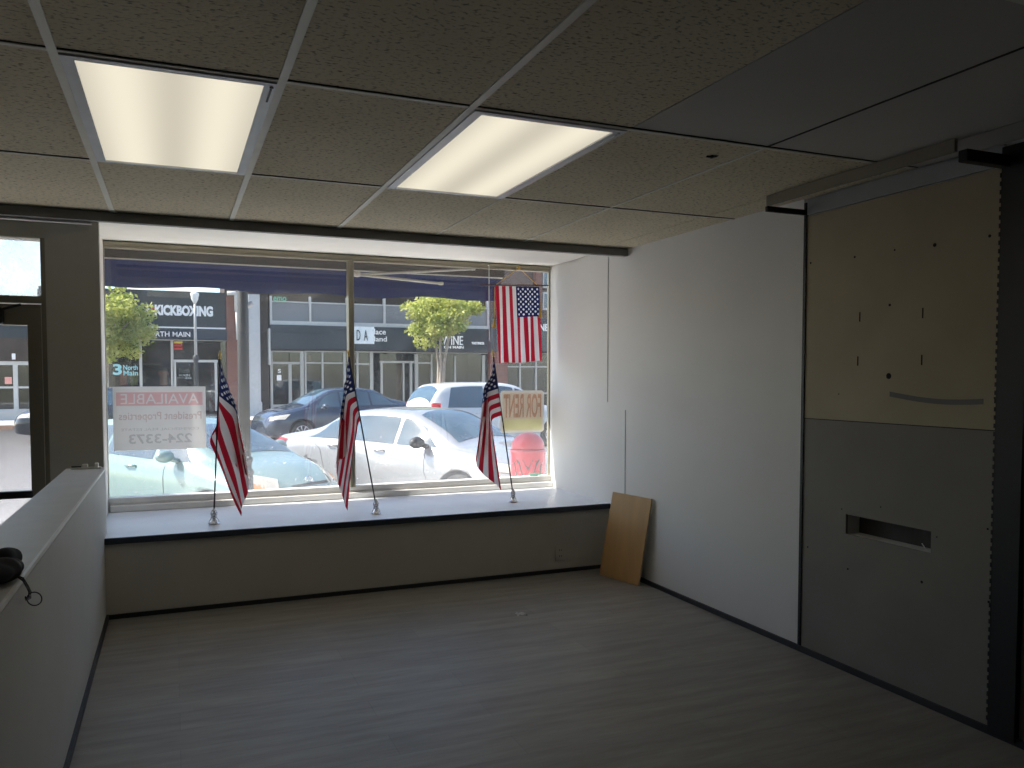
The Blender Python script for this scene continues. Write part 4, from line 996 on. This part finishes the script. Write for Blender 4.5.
# pier between
tP = thing('brick_pier', 'narrow red brick and white pier between the two storefronts', 'pier', (fx(248), YA, ZFS))
link('brick_face', bx(fx(227), fx(240), YA-.25, YA+3, ZFS, fz(297, 235)), M['brick'], tP)
link('brown_face', bx(fx(240), fx(269), YA-.02, YA+3, ZFS, fz(287, 255)), M['fac_brown'], tP)
bm = B(); box(bm, fx(249), fx(260), YA-.30, YA, fz(402, 255), fz(295, 255)); box(bm, fx(248), fx(261), YA-.34, YA, ZFS, fz(402, 255)); link('white_pilaster', bm, M['lamp_pole'], tP)
tD = thing('downspout', 'white downspout on the front of the brick pier', 'downspout', (fx(237), YA-.37, fz(340, 237)))
bm = B(); xx = fx(237); tube(bm, [(xx-.35, YA-.37, fz(294.5, 236)), (xx-.05, YA-.37, fz(294, 236)), (xx, YA-.37, fz(297, 236)), (xx, YA-.37, fz(312, 236))], .085, 8); link('gutter_elbow', bm, M['fac_white'], tD)
bm = B(); tube(bm, [(xx, YA-.37, fz(312, 236)), (xx+.02, YA-.37, fz(340, 236))], .055, 8); link('pipe', bm, M['fac_white'], tD)
tS = thing('blade_sign', 'narrow white blade sign beside the grey storefront', 'sign', (fx(269), YA-.5, fz(345, 269)))
link('panel', bx(fx(268), fx(269.6), YA-.5, YA-.03, fz(365, 269), fz(329, 269), bev=.02), M['fac_white'], tS)

# B: storefront with grey panels
tB = thing('storefront_building', 'grey panelled storefront with wine sign across the street', 'building', (fx(380), YA, ZFS))
B1 = fx(489)
shop_shell(tB, fx(270.5), B1, fz(305, 380)+1.3, M['fac_brown'], fz(352, 380))
for pa, pb in ((272, 309.5), (310.5, 347), (348, 383.5), (384.5, 486)):
    pm = (pa+pb)/2; yt = 303+(pm-290)*.031; band(tB, 'grey_panel', pa, pb, yt, yt+19, -.05, 'fac_grey')
for px in (271, 310, 347, 384, 487): link('white_mullion', bx(fx(px)-.02, fx(px)+.06, YA-.14, YA+.1, fz(326+(px-290)*.03, px), fz(296.5+(px-290)*.024, px)), M['fac_white'], tB)
link('white_cornice', bx(fx(270.5), fx(488), YA-.16, YA+.1, fz(325.5), fz(321.5)), M['fac_white'], tB)
link('white_coping', bx(fx(270.5), fx(488), YA-.08, YA+.1, fz(303), fz(301.8)), M['fac_white'], tB)
link('sign_band', bx(fx(270.5), fx(412), YA-.22, YA+.2, fz(349.5), fz(325.5)), M['fac_dark2'], tB)
bm = B(); box(bm, fx(412), fx(488), YA-.7, YA+.2, fz(352.5, 450), fz(328.5, 450))
for v in bm.verts:
    if v.co.z > fz(340, 450) and v.co.y < YA: v.co.y += .5
link('black_awning', bm, M['fac_black'], tB)
link('pale_sign', bx(fx(350), fx(373), YA-.30, YA-.22, fz(344, 361), fz(327, 361)), M['pale_sign'], tB)
ftext(tB, 'D  A', 357, 368, 330, 340.5, -.31, 'letter_k', .0)
ftext(tB, 'lace', 374.5, 386, 329, 334.5, -.24, 'letter', .01); ftext(tB, 'land', 374.5, 387, 336.5, 341.5, -.24, 'letter', .01)
ftext(tB, 'WINE', 442, 463, 336, 345, -.72, 'letter', .0); ftext(tB, 'ON MAIN', 444, 463.5, 346, 348.6, -.72, 'letter', .01)
ftext(tB, 'TASTINGS', 471.5, 484, 342, 344.6, -.72, 'letter', .02)
for px, wd, y0, y1 in ((271, 2, 352, 411), (289.5, 2.6, 362, 411), (301.5, 3, 351, 411), (305, 1.5, 351, 411), (322, 1.6, 351, 411), (344, 2, 351, 411), (357, 1.6, 352, 411), (371, 3, 352, 411), (381, 2, 361, 411), (403, 1.4, 361, 411), (410.5, 2, 361, 411), (416, 3, 354, 411), (431, 1.5, 354, 411), (454.5, 1.6, 356, 411), (483, 3, 355, 411)): vpost(tB, px+.6, wd, y0, y1, m='alu_frame')
for pa, pb, py, hh in ((271.2, 302, 351.5, 1.2), (271, 301, 363, 2), (305, 344, 351.5, 1), (305, 344, 363, 1.3), (350, 371, 364, 1.6), (380, 415, 362, 2), (416, 432, 363, 1.5), (350, 488, 352.5, 1.), (270.6, 488, 407, 7)): hrail(tB, pa, pb, py, hh, m='alu_frame')
for q in ((271, 289), (290, 301), (305, 322), (322, 344), (345, 371), (380, 403), (416, 431), (431, 454), (455, 482)): glassp(tB, q[0], q[1], 352, 408)
for px in (363, 296): 
    pass
tG = thing('green_shop_sign', 'small green script sign on the roof edge across the street', 'sign', (fx(281), YA-.15, fz(299, 281)))
link('lettering', text_bm('emo', fx(274), fx(287), fz(301.5, 281), fz(297, 281), YA-.1, .03, False, .02), M['green_sign'], tG)
wm = thing('wall_notice', 'white notice on the grey storefront door glass', 'notice', (fx(279), YA, fz(377, 279)))
link('sheet', bx(fx(277), fx(281.5), YA+.04, YA+.055, fz(380.5, 279), fz(375, 279)), M['letter'], wm)
ftext(wm, 'S', 278, 281, 369, 373, .05, 'letter', .02)

# C: brick building on the right
tC = thing('brick_building', 'red brick building with white windows past the wine shop', 'building', (fx(520), YA, ZFS))
link('wall', bx(fx(489), fx(640), YA+.15, YA+4, fz(352, 520), 9), M['brick_dk'], tC)
link('brick_column', bx(fx(489), fx(507), YA-.1, YA+.2, ZFS, fz(352, 500)), M['brick'], tC)
link('brick_column', bx(fx(534.5), fx(541), YA-.1, YA+.2, fz(330, 538), 9), M['brick'], tC)
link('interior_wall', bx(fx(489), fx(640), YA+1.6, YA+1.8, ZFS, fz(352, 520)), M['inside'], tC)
for k in range(3):
    px = 545+k*22; xx = fx(px)
    for (a, b) in ((268, 288), (292, 310)):
        link('window_frame', bx(xx-.12, fx(px+7), YA-.02, YA+.16, fz(b, px), fz(a, px)), M['fac_white'], tC); link('window_pane', bx(xx-.05, fx(px+6), YA-.04, YA-.02, fz(b-2, px), fz(a+2, px)), M['car_glass'], tC)
link('fascia', bx(fx(489), fx(640), YA-.2, YA+.2, fz(352, 520), fz(318, 520)), M['fac_dark'], tC)
ftext(tC, 'NE', 539.5, 548, 324, 331, -.22, 'letter', .02)
for px in (520, 536, 552, 575): vpost(tC, px, 1.6, 353, 411, m='alu_frame')
hrail(tC, 507, 640, 393, 1.6, m='alu_frame'); hrail(tC, 507, 640, 367, 1.4, m='alu_frame')
link('shop_pane', bx(fx(507), fx(640), YA+.06, YA+.08, fz(410, 530), fz(353, 530)), M['shop_glass'], tC)
# D: storefront seen through the door
tE = thing('corner_storefront', 'storefront with white window frames seen through the door', 'building', (fx(5), YA, ZFS))
link('wall', bx(fx(-140), fx(38.5), YA+.15, YA+4, fz(362, 10), fz(300, 10)), M['fac_dark'], tE)
link('sign_band', bx(fx(-140), fx(38), YA-.1, YA+.2, fz(338, 10), fz(325.5, 10)), M['fac_dark2'], tE)
link('tan_band', bx(fx(-140), fx(38), YA-.05, YA+.2, fz(361, 10), fz(338, 10)), M['fac_brown'], tE)
link('white_cap', bx(fx(-140), fx(38), YA-.15, YA+.2, fz(325.5, 10), fz(323.5, 10)), M['fac_white'], tE)
ftext(tE, '1', 12.5, 16, 353.5, 359.5, -.07, 'letter', .05)
link('stall_riser', bx(fx(-140), fx(38.5), YA-.02, YA+.2, ZFS, fz(412, 10)), M['grey_wall'], tE)
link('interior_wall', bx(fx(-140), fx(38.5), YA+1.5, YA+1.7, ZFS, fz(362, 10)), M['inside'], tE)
for px, wd in ((-30, 2.5), (-8, 2.5), (15.5, 3), (37, 2.5)): vpost(tE, px, wd, 362, 412)
for py, hh in ((363, 3), (387.5, 1.5), (411, 2.5)): hrail(tE, -60, 38, py, hh)
for q in ((-30, -8), (-8, 15), (16, 37)): glassp(tE, q[0], q[1], 363, 411)
link('poster', bx(fx(4.5), fx(11.5), YA+.03, YA+.05, fz(384, 8), fz(377, 8)), M['pink_paper'], tE)
# taller block behind, so that the sky closes where the photograph shows it
struct('backdrop_block', bx(fx(232), fx(640), YA+4.2, YA+8, -1, 8.2), M['fac_brown'])

# ------------------------------------------------------------------ far street lamp
ly = 31.2; lq = at(196.5, 400, ly)
t = thing('street_lamp', 'pale street lamp with white lantern before the kickboxing storefront', 'street lamp', (lq.x, ly, ZFS))
def lz(py): return at(196.5, py, ly).z-ZFS
bm = B(); lathe(bm, [(.16, 0), (.16, .2), (.09, .35), (.075, lz(362)), (.10, lz(360)), (.10, lz(357)), (.06, lz(355))], (lq.x, ly, ZFS), 18); link('base', bm, M['lamp_paint'], t)
bm = B(); lathe(bm, [(.055, lz(357)), (.045, lz(318)), (.04, lz(303))], (lq.x, ly, ZFS), 14); link('pole', bm, M['lamp_pole'], t)
bm = B(); lathe(bm, [(.04, lz(304)), (.07, lz(302)), (.12, lz(299.5)), (.13, lz(296.5)), (.15, lz(295)), (.15, lz(293.5)), (.02, lz(291))], (lq.x, ly, ZFS), 18); link('lantern', bm, M['lamp_white'], t)

# ------------------------------------------------------------------ street trees
def tree(label, ctr, ext, trunk, seed, nleaf, vase=False):
    rnd = random.Random(seed); base = Vector((trunk[0], trunk[1], ZFS))
    t = thing('street_tree', label, 'tree', base, 0, 'small street trees on the far sidewalk')
    bm = B(); ctr = Vector(ctr)
    tips = []
    if vase:
        for k in range(5):
            a = k*1.3; tip = ctr+Vector((math.cos(a)*ext[0]*.22-.25*ext[0]*0, math.sin(a)*ext[1]*.4, -.1*ext[2]+.3*ext[2]*rnd.random()))
            b0_ = base+Vector((math.cos(a)*.07, math.sin(a)*.07, .1)); mid = base.lerp(tip, .5)+Vector((-.1*math.cos(a), 0, .1))
            tube(bm, [b0_-Vector((0, 0, .1)), b0_.lerp(mid, .6), mid, tip], [.10, .08, .06, .02], 8); tips.append(tip)
    else:
        tube(bm, [base, base.lerp(ctr, .5), ctr], [.12, .09, .05], 8)
        for k in range(6):
            a = k*1.05; tip = ctr+Vector((math.cos(a)*ext[0]*.6, math.sin(a)*ext[1]*.6, ext[2]*rnd.uniform(-.3, .6))); tube(bm, [base.lerp(ctr, .75), tip], [.05, .015], 6)
    link('trunk', bm, M['bark'], t)
    bm = B()
    cl = []
    while len(cl) < 60:
        p = Vector((rnd.uniform(-1, 1), rnd.uniform(-1, 1), rnd.uniform(-1, 1)))
        if .25 < p.length < .9:
            if vase and (p.x > .62+.95*p.z or p.x < -.95-.4*p.z): continue
            cl.append(p)
    for k in range(nleaf):
        c = rnd.choice(cl); d_ = Vector((rnd.gauss(0, 1), rnd.gauss(0, 1), rnd.gauss(0, 1))).normalized()*rnd.random()**.4*.26
        q = c+d_; p = ctr+Vector((q.x*ext[0], q.y*ext[1], q.z*ext[2]))
        n_ = Vector((rnd.gauss(0, 1), rnd.gauss(0, 1), rnd.gauss(.7, 1))).normalized(); a = n_.orthogonal().normalized(); a = Matrix.Rotation(rnd.uniform(0, 6.28), 3, n_) @ a; b = n_.cross(a); s = rnd.uniform(.05, .095)
        bm.faces.new([bm.verts.new(p+v) for v in (a*s, b*s*.6+a*s*.2, -a*s, -b*s*.6+a*s*.2)])
    link('crown', bm, M['leaf'], t, fix=False)
YT = 30.9
ct = at(443, 321, YT); tt = at(440, 400, YT)
tree('street tree with vase shaped trunks before the wine sign', (ct.x, YT, ct.z), (1.75, 1.3, 1.15), (tt.x, YT), 3, 7500, True)
ct = at(110, 321, YT); tt = at(101, 400, YT)
tree('leafy street tree by the kickboxing storefront', (ct.x, YT, ct.z), (1.42, 1.3, 1.36), (tt.x, YT), 5, 8000)

# ================================================================== LIGHT
el, az = math.radians(48), math.radians(74)
sd = Vector((-math.sin(az)*math.cos(el), math.cos(az)*math.cos(el), math.sin(el)))
sun = bpy.data.lights.new('sun', 'SUN'); sun.energy = 11.5; sun.angle = math.radians(.53); sun.color = (1, .95, .87)
so = bpy.data.objects.new('sun', sun); COL.objects.link(so); so.rotation_euler = sd.to_track_quat('Z', 'Y').to_euler(); so.location = (-20, 20, 30)
wd = bpy.data.worlds.new('sky'); SC.world = wd; wd.use_nodes = True; nt = wd.node_tree; nt.nodes.clear()
sk = nt.nodes.new('ShaderNodeTexSky'); sk.sky_type = 'NISHITA'; sk.sun_disc = False; sk.sun_elevation = el; sk.sun_rotation = -az
bg = nt.nodes.new('ShaderNodeBackground'); bg.inputs[1].default_value = .36
ow = nt.nodes.new('ShaderNodeOutputWorld'); nt.links.new(sk.outputs[0], bg.inputs[0]); nt.links.new(bg.outputs[0], ow.inputs[0])
vs = SC.view_settings; vs.view_transform = 'Standard'; vs.look = 'None'; vs.gamma = 1; vs.use_curve_mapping = False; vs.exposure = 0.0
